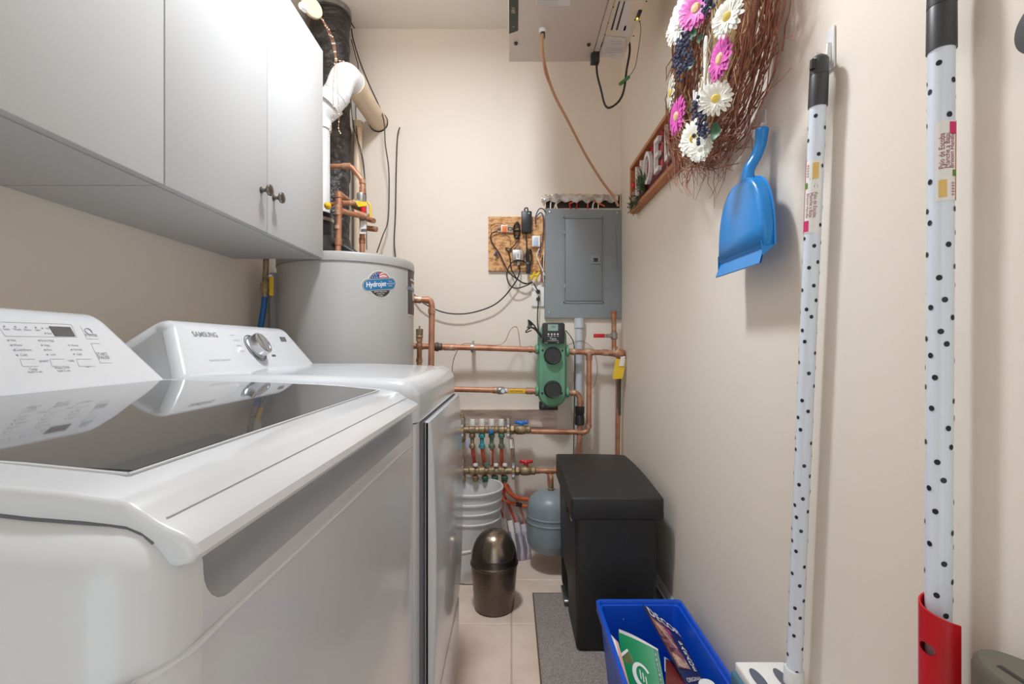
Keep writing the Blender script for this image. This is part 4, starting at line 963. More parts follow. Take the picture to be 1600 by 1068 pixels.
# ================================================================== MANIFOLDS
MY = 2.385
def manifold(y, x0, x1, label, caps, capy, hx, hy, hm, hname):
    t = thing('heating_manifold', label, 'manifold', W((x0+x1)/2, y, MY))
    MB().tube([W(x0, y, MY), W(x1, y, MY)], .0165, 18).build('bar', m_brass, t)
    for x in caps:
        MB().lathe([(.0165, -.017), (.0205, -.012), (.0205, .012), (.0165, .017)], W(x, y, MY), (1, 0, 0), 18).build('bar_segment', m_brass, t)
        if capy:
            MB().lathe([(.0145, 0), (.0155, .003), (.0125, .030), (.0115, .033), (.001, .034)], W(x, capy, MY), (0, 0, 1), 18).build('white_cap', m_white, t)
            MB().cyl(W(x, y, MY), W(x, capy, MY), .009, 12).build('cap_stem', m_brass, t)
    for xb in ((x0+6, x1-3)):
        MB().box(W(xb-2.4, y+14, MY-.024), W(xb+2.4, y-17, MY-.020), r=.001).build('bracket', m_steel, t)
        MB().box(W(xb-2.4, y-12, YB-.03), W(xb+2.4, y-17, MY-.020), r=.001).build('bracket_arm', m_steel, t)
        for dy in (8, 0, -6): MB().lathe([(.006, 0), (.006, .003)], W(xb, y+dy, MY-.0238), (0, -1, 0), 8).build('bracket_bolt', m_white if dy else m_yel, t)
    MB().lathe([(.019, 0), (.024, .004), (.024, .018), (.019, .022)], W(x1, y, MY), (1, 0, 0), 6).build('nut', m_brass, t)
    MB().lathe([(.016, 0), (.022, .008), (.024, .03), (.022, .05), (.018, .056), (.020, .058), (.020, .074), (.014, .08)], W(x1+7, y, MY), (1, 0, 0), 20).build('valve_body', m_brass, t)
    v = MB(); 
    MB().lathe([(.010, 0), (.010, .024)], W(hx, hy+11, MY), (0, 0, 1), 12).build('valve_stem', m_brass, t)
    g = MB().lathe([(.012, 0), (.013, .012), (.008, .018)], W(hx, hy+4, MY), (0, 0, 1), 14)
    g.box(W(hx-10, hy+2.5, MY-.007), W(hx+10, hy-3, MY+.007), r=.005)
    for s in (-1, 1): g.box(W(hx+s*6.0, hy+2.5, MY-.009), W(hx+s*10.5, hy-4, MY+.009), r=.005)
    g.build(hname, hm, t)
    return t
CX = (738, 753, 768.3, 783.5)
up_ = manifold(671, 716, 797, 'upper brass heating manifold with four white caps and a blue valve handle', CX, 665, 814.5, 660, m_blue, 'blue_handle')
b = MB().lathe([(.008, 0), (.011, .003), (.011, .010), (.006, .013)], W(767.5, 674, MY-.018), (0, -1, 0), 14).build('blue_knob', m_blue, up_)
dn = manifold(735, 716, 805, 'lower brass heating manifold with a red valve handle above the bucket', CX, 0, 822, 721, m_red, 'red_handle')
for x in (743, 775, 789): MB().lathe([(.012, 0), (.013, .004), (.010, .012), (.001, .013)], W(x, 727.5, MY-.008), (0, 0, 1), 16).build('flow_cap', m_white, dn)
MB().lathe([(.012, 0), (.012, .012)], W(760, 727, MY-.008), (0, 0, 1), 14).build('flow_cap', m_patina, dn)
MB().tube([W(836, 735, MY), W(880, 735.5, MY)], .0125, 14).build('copper_outlet', m_cu, dn)
MB().tube([W(838, 735, MY), W(843, 735, MY)], .0155, 14).build('fitting', m_cu2, dn)
MB().tube([W(852, 735.2, MY), W(866, 735.4, MY)], .0155, 14).build('fitting', m_cu2, dn)
MB().tube(fillet([W(859, 736, MY), W(859, 752, MY-.01), W(861, 764, MY-.03)], .02), .0125, 14, radii=None).build('tank_drop', m_cu2, dn)
FITM = (m_brass, m_teal, m_patina, m_patina)
for x, m in zip(CX, FITM):
    f = MB().lathe([(.012, 0), (.016, -.005), (.016, -.018), (.010, -.022), (.010, -.048), (.014, -.052), (.0155, -.056), (.0155, -.070), (.009, -.074)], W(x, 677, MY), (0, 0, 1), 18).build('tube_fitting', m, up_)
# end drain valves at the left
for y in (671, 735):
    par = up_ if y < 700 else dn
    MB().lathe([(.012, 0), (.017, .006), (.017, .03), (.010, .04), (.010, .06)], W(722, y-6, MY+.0), (0, 0, 1), 14).build('end_vent', m_brass, par)
    MB().lathe([(.012, 0), (.018, -.006), (.018, -.03), (.012, -.04)], W(722, y+6, MY), (0, 0, 1), 14).build('end_drain', m_brass, par)
tg = thing('valve_bar', 'flat steel balancing bar hanging between the two manifolds on the right', 'bracket', W(800, 720, MY-.03))
MB().quad(W(797, 700, MY-.026), W(803, 700, MY-.026), W(801, 686, MY-.026), W(796, 686, MY-.026), t=.002).build('label', m_white, tg)
MB().tube([W(800, 684, MY-.018), W(802.5, 722, MY-.018)], .0085, 8).build('bar', m_brass, tg)
lab2 = MB().box(W(728, 699, MY-.034), W(732.5, 685, MY-.031), r=.001)
tag(lab2.build('valve_tag', mat('tag_pale_blue', (176, 196, 220), .5), loc=W(730, 692, MY-.033)), 'small pale blue tag hanging at the left of the upper manifold', 'tag')
# short tubes between the bars, each its own
SY = MY+.045
for i, (x, dx, m) in enumerate(zip(CX, (4, 4, .5, .5), (m_redpex, m_orange, m_orange, m_orange))):
    g = MB().tube(cat([W(x, 699, MY), W(x+dx*.5, 712, MY+.012), W(x+dx, 727, SY-.006), W(x+dx+2, 745, SY), W(x+dx+3, 775, SY)], 6), .0088, 12)
    tag(g.build('heating_tube', m, loc=W(x, 727, MY)), ('leftmost red heating tube dropping from the upper manifold', 'second tube from the left, orange, below the turquoise fitting', 'third tube from the left, orange with a white print stripe, below the upper manifold', 'rightmost plain orange tube dropping from the upper manifold')[i], 'tube', 'orange tubes from the upper manifold')
MB_w = MB().tube(cat([W(766.5, 704, MY-.006), W(767, 712, MY+.006), W(767.3, 726, SY-.013)], 5), .0042, 8)
st_ = bpy.data.objects['heating_tube.002']; OFF[st_.name] = tuple(st_.location); MB_w.build('print_stripe', m_white, st_)
for i, (x, m) in enumerate(zip(CX, (m_brass, m_patina, m_teal, m_patina))):
    MB().lathe([(.012, 0), (.016, -.004), (.016, -.016), (.0125, -.02), (.0125, -.03)], W(x+5, 743, MY), (0, 0, 1), 16).build('outlet_fitting', mat('green_fitting', (52, 104, 88), .6, .2, var=(40, (96, 84, 60), .45, .65)) if i else m_brass, dn)
paths = [([(788, 750, MY), (790, 760, MY-.005), (797, 771, MY+.0), (810, 778, MY+.02), (826, 780, MY+.035), (850, 781, MY+.04)], .0095, m_orange, 'thick orange tube curving right from the lower manifold behind the grey tank'),
         ([(773, 750, MY), (775, 765, MY), (783, 779, MY), (800, 786, MY+.025), (826, 791, MY+.035), (850, 793, MY+.04)], .0085, m_orange, 'lower orange tube with a dark band running right behind the grey tank'),
         ([(779, 752, MY+.03), (786, 770, MY+.03), (797, 794, MY+.04), (806, 817, MY+.05), (810, 835, MY+.05), (811, 860, MY+.05)], .006, m_redpex, 'thin red tube sloping down to the floor sleeve beside the bucket'),
         ([(793, 757, MY+.03), (806, 778, MY+.045), (814, 797, MY+.05), (820, 820, MY+.055), (821, 862, MY+.055)], .006, mat('pale_red_tube', (206, 140, 132), .45), 'pale red tube behind the orange ones, reaching the floor near the tank'),
         ([(758, 750, MY+.02), (768, 775, MY+.03), (783, 800, MY+.04), (791, 822, MY+.045), (792, 862, MY+.045)], .007, m_redpex, 'red tube running down behind the white bucket rim')]
for i, (pts, r, m, lb_) in enumerate(paths):
    o = MB().tube(cat([W(*p) for p in pts], 8), r, 12).build('heating_tube', m, loc=W(*pts[0])); tag(o, lb_, 'tube', 'tubes below the lower manifold')
    if i == 1:
        OFF[o.name] = tuple(o.location); MB().tube([W(806, 787.2, MY+.0275), W(815, 788.9, MY+.0315)], .0105, 12).build('dark_band', m_black, o)
def shx(k): return 788+k*11
for k, (x, lb_) in enumerate(((790, 'leftmost white floor sleeve around a tube by the bucket'), (801, 'second white floor sleeve from the left, wrapped in purple film'), (812, 'third floor sleeve beside the tank, wrapped in purple film'), (822, 'rightmost dark purple floor sleeve, closest to the grey tank'))):
    Y_ = 2.40+.012*(k % 2)
    zt = CH-(812+k*3-540)/F*Y_
    bx_ = W(x, 850, Y_)
    g = MB().tube(cat([(bx_.x+.012, Y_, 0), (bx_.x+.008, Y_-.004, .05), (bx_.x-.004, Y_, zt*.7), (bx_.x-.014, Y_+.02, zt)], 5), .0155, 14)
    t = thing('floor_sleeve', lb_, 'sleeve', (bx_.x, Y_, 0), 'tube sleeves rising from the floor')
    g.build('sleeve', m_white if k in (0, 1) else m_sleeve, t)
    MB().tube(cat([(bx_.x-.006, Y_-.012, 0), (bx_.x-.002, Y_-.017, .06), (bx_.x-.016, Y_-.010, zt*.75)], 4), .008, 8).build('film_fold', mat('purple_film', (150, 136, 152), .35), t)

# ================================================================== EXPANSION TANK
TX, TY_ = W(861, 800, 2.30).x, 2.30
t = thing('expansion_tank', 'grey steel expansion tank hanging from the pipe beside the black bin', 'tank', (TX, TY_, .085))
tp = [(.02, 0), (.06, .004), (.095, .018), (.112, .045), (.1155, .07), (.1155, .145), (.118, .147), (.118, .152), (.1155, .154), (.1155, .172), (.118, .174), (.118, .179), (.1155, .181), (.113, .225), (.10, .255), (.07, .278), (.03, .288), (.014, .289)]
MB().lathe(tp, (TX, TY_, .085), n=48).build('vessel', m_etank, t)
MB().lathe([(.012, 0), (.016, .002), (.016, .012), (.0125, .014), (.0125, .03)], (TX, TY_, .372), n=16).build('neck', m_brass, t)
MB().tube(fillet([(TX, TY_, .395), (TX, TY_, .44), W(859, 745, MY)], .02), .012, 14).build('elbow_pipe', m_cu2, t)
MB().lathe([(.007, 0), (.007, -.02)], (TX, TY_, .086), n=10).build('air_valve', m_black, t)
# ================================================================== FLOOR THINGS
# black pedal bin
BX0, BX1, BY0, BY1 = .220, .508, 1.655, 2.19
t = thing('pedal_bin', 'tall black plastic pedal bin with a flat domed lid against the right wall', 'bin', ((BX0+BX1)/2, 1.92, .006))
g = MB().box((BX0, BY0, .006), (BX1, BY1, .475), r=.016, seg=4)
for v in g.v:
    k = .012*(1-v.z/.475); v.x += k*(1 if v.x < .36 else -1)*.6; v.y += k*(1 if v.y < 1.9 else -1)
body = g.build('body', m_bin, t)
cut = MB().box((BX0-.05, 1.90, -.02), (BX0+.045, 2.13, .15), r=.04, seg=6, edges=lambda e: abs(e.verts[0].co.x-e.verts[1].co.x) > .05)
boolean_cut(body, cut)
g = MB().box((BX0-.014, BY0-.014, .468), (BX1+.013, BY1+.012, .565), r=.007, seg=3, cuts={1: [1.7, 1.78, 1.86, 1.94, 2.02, 2.10], 0: [.28, .36, .45]})
for v in g.v:                       # crowned top: low at the front edge
    if v.z > .52:
        s = (v.y-BY0)/(BY1-BY0); v.z += -.024+.030*math.sin(min(1, max(0, s*.9+.06))*PI*.62)
        v.z -= .10*max(0, v.x-.42)**1.0*max(0, (s-.45))
lid_ = g.build('lid', m_bin, t)
MB().box((BX0-.012, 1.80, .440), (BX0+.012, 1.93, .458), r=.004).build('lid_grip', m_black, t)
MB().box((BX0-.004, 1.735, .43), (BX0+.002, 1.765, .452), r=.003).build('maker_badge', mat('pale_badge', (186, 150, 140), .4), t)
pd = MB().box((BX0-.006, 1.95, .022), (BX0+.05, 2.08, .034), r=.005).build('pedal', m_chrome, t)

# small swing top bin
t = thing('swing_bin', 'small round bronze metallic swing top bin on the tiles', 'bin', (-.067, 1.965, 0))
cx, cyy = -.067, 1.965
MB().lathe([(.076, .001), (.080, .006), (.0935, .172), (.0935, .176)], (cx, cyy, 0), n=56).build('body', m_bronze, t)
dome = [(.096, .176), (.0975, .180), (.0975, .186), (.094, .190)]+[(.0935*math.cos(a)**.82, .190+.125*math.sin(a)) for a in [PI/2*i/14 for i in range(1, 14)]]+[(.001, .315)]
MB().lathe(dome, (cx, cyy, 0), n=56).build('dome', m_bronze, t)
# swing flap: a patch lying just proud of the dome, facing front right, with dark seam
def dpt(u, v, e):
    th = math.radians(-90+u); ph = math.radians(v)
    cp = .0935*math.cos(ph)**.82+e*math.cos(ph)**.5
    return Vector((cx+cp*math.cos(th), cyy+cp*math.sin(th), .190+(.125+e)*math.sin(ph)))
def flap_lo(s): return 17+4*abs(s)**4*8
g = MB(); vs = []; fs = []; n1, n2 = 20, 16
edge = []
for i in range(n1+1):
    s = -1+2*i/n1; u = 18+52*s
    lo = 12+40*max(0, abs(s)-.55)**1.5*1.5
    for j in range(n2+1):
        v = lo+(86-lo)*j/n2; vs.append(dpt(u if v < 70 else u, v, .0024))
    edge.append(dpt(u, lo, .0022))
for i in range(n1):
    for j in range(n2): fs.append((i*(n2+1)+j, (i+1)*(n2+1)+j, (i+1)*(n2+1)+j+1, i*(n2+1)+j+1))
g.add(vs, fs).build('swing_flap', m_bronze2, t, fix=False)
pts = [dpt(18-52, v, .0022) for v in range(84, 26, -6)]+edge+[dpt(18+52, v, .0022) for v in range(30, 86, 6)]
MB().tube(pts, .0022, 6).build('flap_seam', m_blk2, t)

# white bucket
t = thing('bucket', 'translucent white plastic pail with ribbed rim behind the small bronze bin', 'bucket', (-.185, 2.265, 0))
bxx, byy = -.182, 2.265
ou_ = [(.118, .002), (.122, .006), (.134, .255), (.134, .26), (.139, .262), (.139, .268), (.1345, .270), (.136, .305), (.141, .307), (.141, .313), (.137, .315), (.138, .348), (.144, .350), (.144, .357), (.140, .359), (.142, .392), (.148, .394), (.149, .402), (.146, .407), (.141, .405), (.139, .39), (.117, .012), (.001, .012)]
MB().lathe([(.001, .001)]+ou_, (bxx, byy, 0), n=56).build('pail', m_bucket, t)
MB().tube(cat([(bxx+.146, byy-.005, .365), (bxx+.156, byy-.03, .30), (bxx+.12, byy-.11, .215), (bxx+.02, byy-.165, .165), (bxx-.06, byy-.163, .16), (bxx-.13, byy-.10, .22)], 8), .0022, 8).build('bail_handle', m_steel, t)
MB().tube([(bxx+.01, byy-.166, .168), (bxx-.06, byy-.166, .158)], .006, 10).build('grip', m_white, t)

# runner mat
m_mat = mat('mat_pile', (178, 168, 162), .95, var=(240, (132, 122, 118), .35, .65), bump=(420, .8, .003))
t = thing('floor_mat', 'grey brown ribbed carpet runner on the tiles under the bins', 'mat', (.31, 1.5, .0005))
MB().box((.096, .55, .0005), (.545, 2.062, .006), r=.002, seg=1).build('pile', m_mat, t)
MB().box((.0925, .55, .0005), (.098, 2.066, .0065), r=.001, seg=1).build('edge_binding', mat('mat_edge', (112, 88, 66), .9), t)
MB().box((.0925, 2.060, .0005), (.545, 2.066, .0065), r=.001, seg=1).build('edge_binding', mat('mat_edge', (112, 88, 66)), t)

# blue recycling bin
t = thing('recycling_box', 'blue open plastic recycling box holding papers in front of the black bin', 'box', (.395, 1.26, .0065))
ZT = .276; X0, X1, Yn, Yf = .262, .527, 1.0, 1.50
def ring(x0, x1, y0, y1, z, r=.016, n=5):
    out = []
    for cx_, cy_, t0 in ((x1-r, y1-r, 0), (x0+r, y1-r, PI/2), (x0+r, y0+r, PI), (x1-r, y0+r, 1.5*PI)):
        for k in range(n+1): out.append(Vector((cx_+r*math.cos(t0+PI/2*k/n), cy_+r*math.sin(t0+PI/2*k/n), z)))
    return out
def R_(d, z, r=.016): return ring(X0+d, X1-d, Yn+d, Yf-d, z, max(.004, r))
rows = [R_(.036, .0065), R_(.034, .010), R_(.010, ZT-.030), R_(.001, ZT-.028), R_(0, ZT-.002), R_(.002, ZT), R_(.008, ZT), R_(.0095, ZT-.002), R_(.0105, ZT-.012), R_(.015, ZT-.0135), R_(.017, ZT-.03), R_(.036, .014)]
vs = []; fs = []; K = len(rows[0])
for r_ in rows: vs += r_
for i in range(len(rows)-1):
    for k in range(K): fs.append((i*K+k, i*K+(k+1) % K, (i+1)*K+(k+1) % K, (i+1)*K+k))
fs += [tuple(range(K))[::-1], tuple(range((len(rows)-1)*K, len(rows)*K))]
tub = MB().add(vs, fs).build('tub', m_bluebin, t, ang=40)
MB().ball((.345, Yf-.021, .225), .0013, 6).build('speck', m_white, t)
# recycling triangle mark inside the right wall
g = MB(); Mr = frame((X1-.0225, 1.20, .19), (0, -1, 0), (-.1, 0, 1))

for k in range(3):
    a0 = 2*PI*k/3+PI/2; p0 = Vector((.035*math.cos(a0), .035*math.sin(a0), 0)); a1 = a0+2*PI/3; p1 = Vector((.035*math.cos(a1), .035*math.sin(a1), 0))
    d_ = p1-p0; n_ = Vector((-d_.y, d_.x, 0)).normalized()*.005; qa = p0+d_*.2; qb = p0+d_*.72; qc = p0+d_*.9
    g.prism([((qa-n_).x, (qa-n_).y), ((qb-n_).x, (qb-n_).y), ((qb-n_*2).x, (qb-n_*2).y), (qc.x, qc.y), ((qb+n_*2).x, (qb+n_*2).y), ((qb+n_).x, (qb+n_).y), ((qa+n_).x, (qa+n_).y)], Mr, .0008)
g.build('embossed_mark', mat('blue_bin_emboss', (60, 120, 220), .4), t, fix=False, flat=True)
for k in range(4): pass

def sheet(name, label, q, m, thick=.004, bend=.0, cat_='magazine', group=None):
    A, B, C_, D = [Vector(p) for p in q]      # top left, top right, bottom right, bottom left
    n = (B-A).cross(D-A).normalized(); n = n if n.y < 0 or n.z > 0 else -n
    vs = []; fs = []; nu, nv = 8, 8
    for s in (0, 1):
        for i in range(nu+1):
            for j in range(nv+1):
                u, v = i/nu, j/nv
                p = (A*(1-u)+B*u)*(1-v)+(D*(1-u)+C_*u)*v+n*(bend*math.sin(u*PI)*(1-v*.5))-n*thick*s
                vs.append(p)
    o_ = (nu+1)*(nv+1); I = lambda i, j, s: s*o_+i*(nv+1)+j
    for i in range(nu):
        for j in range(nv):
            fs.append((I(i, j, 0), I(i, j+1, 0), I(i+1, j+1, 0), I(i+1, j, 0))); fs.append((I(i, j, 1), I(i+1, j, 1), I(i+1, j+1, 1), I(i, j+1, 1)))
    for i in range(nu):
        fs.append((I(i, 0, 0), I(i+1, 0, 0), I(i+1, 0, 1), I(i, 0, 1))); fs.append((I(i, nv, 0), I(i, nv, 1), I(i+1, nv, 1), I(i+1, nv, 0)))
    for j in range(nv):
        fs.append((I(0, j, 0), I(0, j, 1), I(0, j+1, 1), I(0, j+1, 0))); fs.append((I(nu, j, 0), I(nu, j+1, 0), I(nu, j+1, 1), I(nu, j, 1)))
    t_ = thing(name, label, cat_, (A+B+C_+D)/4, group)
    MB().add(vs, fs).build('pages', m, t_, ang=50)
    def at(u, v, e=.0012): return (A*(1-u)+B*u)*(1-v)+(D*(1-u)+C_*u)*v+n*(bend*math.sin(u*PI)*(1-v*.5)+e)
    return t_, at
def patch(at, poly, e=.0012):         # poly in u,v
    return MB().add([at(u, v, e) for u, v in poly], [tuple(range(len(poly)))])
def word(g, at, s, u, v, h, du, rot=0, e=.0018):  # lettering laid on the page; du: u-width per em, h: v-height per em
    c, s_ = math.cos(rot), math.sin(rot)
    return g.text(s, 1, None, fn=lambda a, b: at(u+(a*c-b*s_)*du, v-(a*s_+b*c)*h, e))
A = W(966, 987, 1.37); B = W(1028, 1016, 1.27); D = W(976, 1068, 1.245); D = A+(D-A)*1.5; Cc = B+(D-A)
m_gp = mat('green_flyer_print', (20, 142, 88), .35)
t1, at1 = sheet('green_flyer', 'green glossy flyer with a white ring emblem, leaning in the blue box', (A, B, Cc, D), m_gp, .003, .006, 'flyer', 'papers in the blue box')
patch(at1, [(-.0, .30), (.22, .20), (1.0, .80), (1, 1), (.75, 1)], .0012).build('brown_stripe', mat('olive_print', (104, 120, 72), .4), t1, fix=False, flat=True)
patch(at1, [(0.0, .295), (.20, .19), (.24, .21), (.03, .33)], .0016).build('white_stripe', m_white, t1, fix=False, flat=True)
g = MB(); cu_, cv_ = .50, .46
pts = [(cu_+.23*math.cos(a), cv_+.16*math.sin(a)) for a in [math.radians(d) for d in range(40, 330, 12)]]
pin = [(cu_+.02+.15*math.cos(a), cv_-.01+.11*math.sin(a)) for a in [math.radians(d) for d in range(40, 330, 12)]]
for i in range(len(pts)-1): g.add([at1(*pts[i], .0022), at1(*pts[i+1], .0022), at1(*pin[i+1], .0022), at1(*pin[i], .0022)], [(0, 1, 2, 3)])
for k, (a_, b_) in enumerate(((-.03, -.07), (.03, -.05), (.09, -.02))): g.add([at1(cu_+a_-.012, cv_+b_, .0022), at1(cu_+a_+.012, cv_+b_, .0022), at1(cu_+a_+.012, cv_+b_+.11, .0022), at1(cu_+a_-.012, cv_+b_+.11, .0022)], [(0, 1, 2, 3)])
g.build('ring_emblem', m_white, t1, fix=False, flat=True)
patch(at1, [(.90, .0), (.97, .0), (.97, 1), (.90, 1)], .0014).build('edge_print', mat('dark_green_print', (16, 98, 66), .4), t1, fix=False, flat=True)
g = MB()
for k in range(9): word(g, at1, 'FRESH'[k % 5], .935, .08+k*.06, .05, .05, 0)
g.build('edge_lettering', m_white, t1, fix=False, flat=True)
A2 = A+Vector((-.004, .014, -.001)); 
t2, at2 = sheet('folded_paper', 'white folded paper showing a curved edge behind the green flyer', (A+Vector((.004, .012, .002)), B+Vector((.004, .014, -.004)), Cc+Vector((.004, .012, -.02)), D+Vector((.004, .012, -.02))), m_paper, .002, .012, 'paper', 'papers in the blue box')
t3, at3 = sheet('cream_paper', 'cream and orange papers stacked at the left edge of the blue box', (W(954, 990, 1.36), W(966, 1003, 1.33), W(985, 1075, 1.20), W(970, 1070, 1.22)), mat('salmon_paper', (226, 170, 150), .5), .002, 0, 'paper', 'papers in the blue box')
patch(at3, [(0, .0), (.6, .05), (.6, .4), (0, .3)], .001).build('white_corner', m_white, t3, fix=False, flat=True)
m_mg = mat('navy_cover', (40, 46, 86), .35)
q = (W(1004.7, 943.7, 1.45), W(1059, 986, 1.42), W(1101, 1066, 1.21), W(1077, 1075, 1.16))
t4, at4 = sheet('magazine', 'glossy navy magazine with a food photo standing at the right of the blue box', q, m_mg, .004, .0, 'magazine', 'papers in the blue box')
g = MB()
for i, ch in enumerate('DECOR'): word(g, at4, '*'+ch, .16+i*.19, .075, .18, .28, 0)
g.build('masthead', m_white, t4, fix=False, flat=True)
for poly, c, nm in (([(.0, .16), (.5, .16), (.62, .8), (.0, .80)], (150, 96, 88), 'cover_photo'), ([(.08, .20), (.40, .22), (.52, .62), (.2, .60)], (214, 170, 140), 'photo_food'), ([(.42, .16), (.56, .17), (.60, .30), (.48, .28)], (190, 60, 130), 'photo_pink'), ([(.1, .62), (.55, .66), (.6, .8), (.12, .78)], (216, 178, 150), 'photo_plate')):
    e = .0013 if nm == 'cover_photo' else .0018
    patch(at4, poly, e).build(nm, mat('print_'+nm, c, .4, var=(60, (max(0, c[0]-70), max(0, c[1]-60), max(0, c[2]-40)), .45, .6)), t4, fix=False, flat=True)
g = MB()
for i, ch in enumerate('PARADE'): word(g, at4, '*'+ch, .80, .36+i*.085, .10, .30, 0)
word(g, at4, 'ORIGINAL', .5, .93, .07, .18)
for i in range(4): word(g, at4, 'RECIPES', .2, .66+i*.035, .03, .08, 0)
g.build('cover_lettering', m_white, t4, fix=False, flat=True)
t5, at5 = sheet('brochure', 'dark red brochure lying low between the flyer and the magazine', (W(1040, 1030, 1.28), W(1062, 1040, 1.27), W(1075, 1090, 1.12), W(1040, 1085, 1.12)), mat('dark_red_print', (110, 40, 36), .4), .003, 0, 'brochure', 'papers in the blue box')
MB().add([at5(*p, .0014) for p in ((-.1, -.1), (.55, -.05), (.5, .42), (-.05, .35))], [(0, 1, 2, 3)]).build('pale_panel', mat('pale_print', (190, 206, 214), .4), t5, fix=False, flat=True)
bp = W(1105, 1056, 1.10)
t = thing('bottle', 'white plastic bottle with a round cap at the near end of the blue box', 'bottle', (bp.x, bp.y, .0145))
MB().lathe([(.030, 0), (.034, .004), (.034, .225), (.031, .245), (.022, .256), (.0195, .257)], (bp.x, bp.y, .0145), n=36).build('body', m_white, t)
MB().lathe([(.0195, 0), (.0195, .020), (.0175, .0235), (.001, .0245)], (bp.x, bp.y, .268), n=32).build('cap', m_plast, t)
# ================================================================== RIGHT WALL
def adhesive_hook(y, z, label):
    t = thing('wall_hook', label, 'hook', (XR, y, z), 'adhesive wall hooks')
    MB().box((XR-.004, y-.010, z-.042), (XR-.0005, y+.010, z+.032), r=.0035).build('base_plate', m_plast, t)
    MB().tube(fillet([(XR-.004, y, z+.004), (XR-.007, y, z-.026), (XR-.022, y, z-.030), (XR-.025, y, z-.012)], .01), .0042, 10, flat=1.4).build('hook_arm', m_plast, t)
    return t
# ---- dustpan
xp = .545
hp = onX(1188, 195, XR-.01)
adhesive_hook(hp.y, hp.z, 'white adhesive hook carrying the blue dustpan beneath the wreath')
t = thing('dustpan', 'blue plastic dustpan hanging from its handle on the right wall', 'dustpan', (XR, 1.06, 1.24))
yc, zt, zb = 1.068, 1.424, 1.243
def arch(w, zlo, zhi, n=18, p=2.6):          # outline: straight sides, arched top; clockwise from the low left
    pts = []
    for i in range(n+1):
        a = PI*i/n; c = math.cos(a); s = math.sin(a)
        pts.append((yc-w*math.copysign(abs(c)**(2/p), -c)*-1, zlo+(zhi-zlo)*abs(s)**(2/p)))
    return pts
# floor of the pan faces the room; its back rim touches the wall
def pan_row(x, w, zlo, zhi): return [Vector((x, y, z)) for y, z in arch(w, zlo, zhi)]
rows = [pan_row(.527, .100, 1.262, 1.420), pan_row(.5265, .103, 1.262, 1.424), pan_row(.509, .1045, 1.262, 1.424), pan_row(.502, .100, 1.262, 1.419), pan_row(.4995, .092, 1.264, 1.409)]
vs = []; fs = []; K = len(rows[0])
for r_ in rows: vs += r_
for i in range(4):
    for k in range(K-1): fs.append((i*K+k, i*K+k+1, (i+1)*K+k+1, (i+1)*K+k))
fs.append(tuple(range(4*K, 5*K)))
pan = MB().add(vs, fs)
body = pan.build('scoop', m_dust, t, ang=40)
md = body.modifiers.new('s', 'SOLIDIFY'); md.thickness = .002
rim = MB(); rim.tube([Vector((.527, y, z)) for y, z in arch(.104, 1.262, 1.4255)], .0022, 8); rim.build('rim', m_dust, t)
# stepped lip along the bottom
g = MB()
lipx = lambda z: .4995-.004*(1.264-z)/.02
g.add([Vector((.4995, yc-.096, 1.266)), Vector((.4995, yc+.096, 1.266)), Vector((.506, yc+.099, 1.256)), Vector((.506, yc-.099, 1.256)), Vector((.496, yc+.104, 1.226)), Vector((.496, yc-.104, 1.226)), Vector((.499, yc+.104, 1.2245)), Vector((.499, yc-.104, 1.2245)), Vector((.509, yc+.099, 1.256)), Vector((.509, yc-.099, 1.256))],
      [(0, 1, 2, 3), (3, 2, 4, 5), (5, 4, 6, 7), (7, 6, 8, 9)])
g.build('lip', m_dust, t, ang=20)
for s in (-1, 1):
    MB().add([Vector((.5, yc+s*.099, 1.275)), Vector((.527, yc+s*.103, 1.275)), Vector((.527, yc+s*.103, 1.262)), Vector((.502, yc+s*.1035, 1.24))], [(0, 1, 2, 3)]).build('lip_cheek', m_dust, t)
hb = [Vector((.517, yc-.01, 1.415)), Vector((.520, yc-.012, 1.445)), Vector((.533, yc-.016, 1.47)), Vector((.540, yc-.022, 1.495)), Vector((.541, yc-.026, 1.515)), Vector((.541, yc-.028, 1.530))]
hb = cat(hb, 5); nn = len(hb)
rad = [.017-.003*math.sin(PI*i/(nn-1))+(.002 if i < 3 else 0)-(.008 if i == nn-1 else 0)-(.002 if i == nn-2 else 0) for i in range(nn)]
MB().tube(hb, .015, 16, radii=rad, flat=.8).build('handle', m_dust, t)

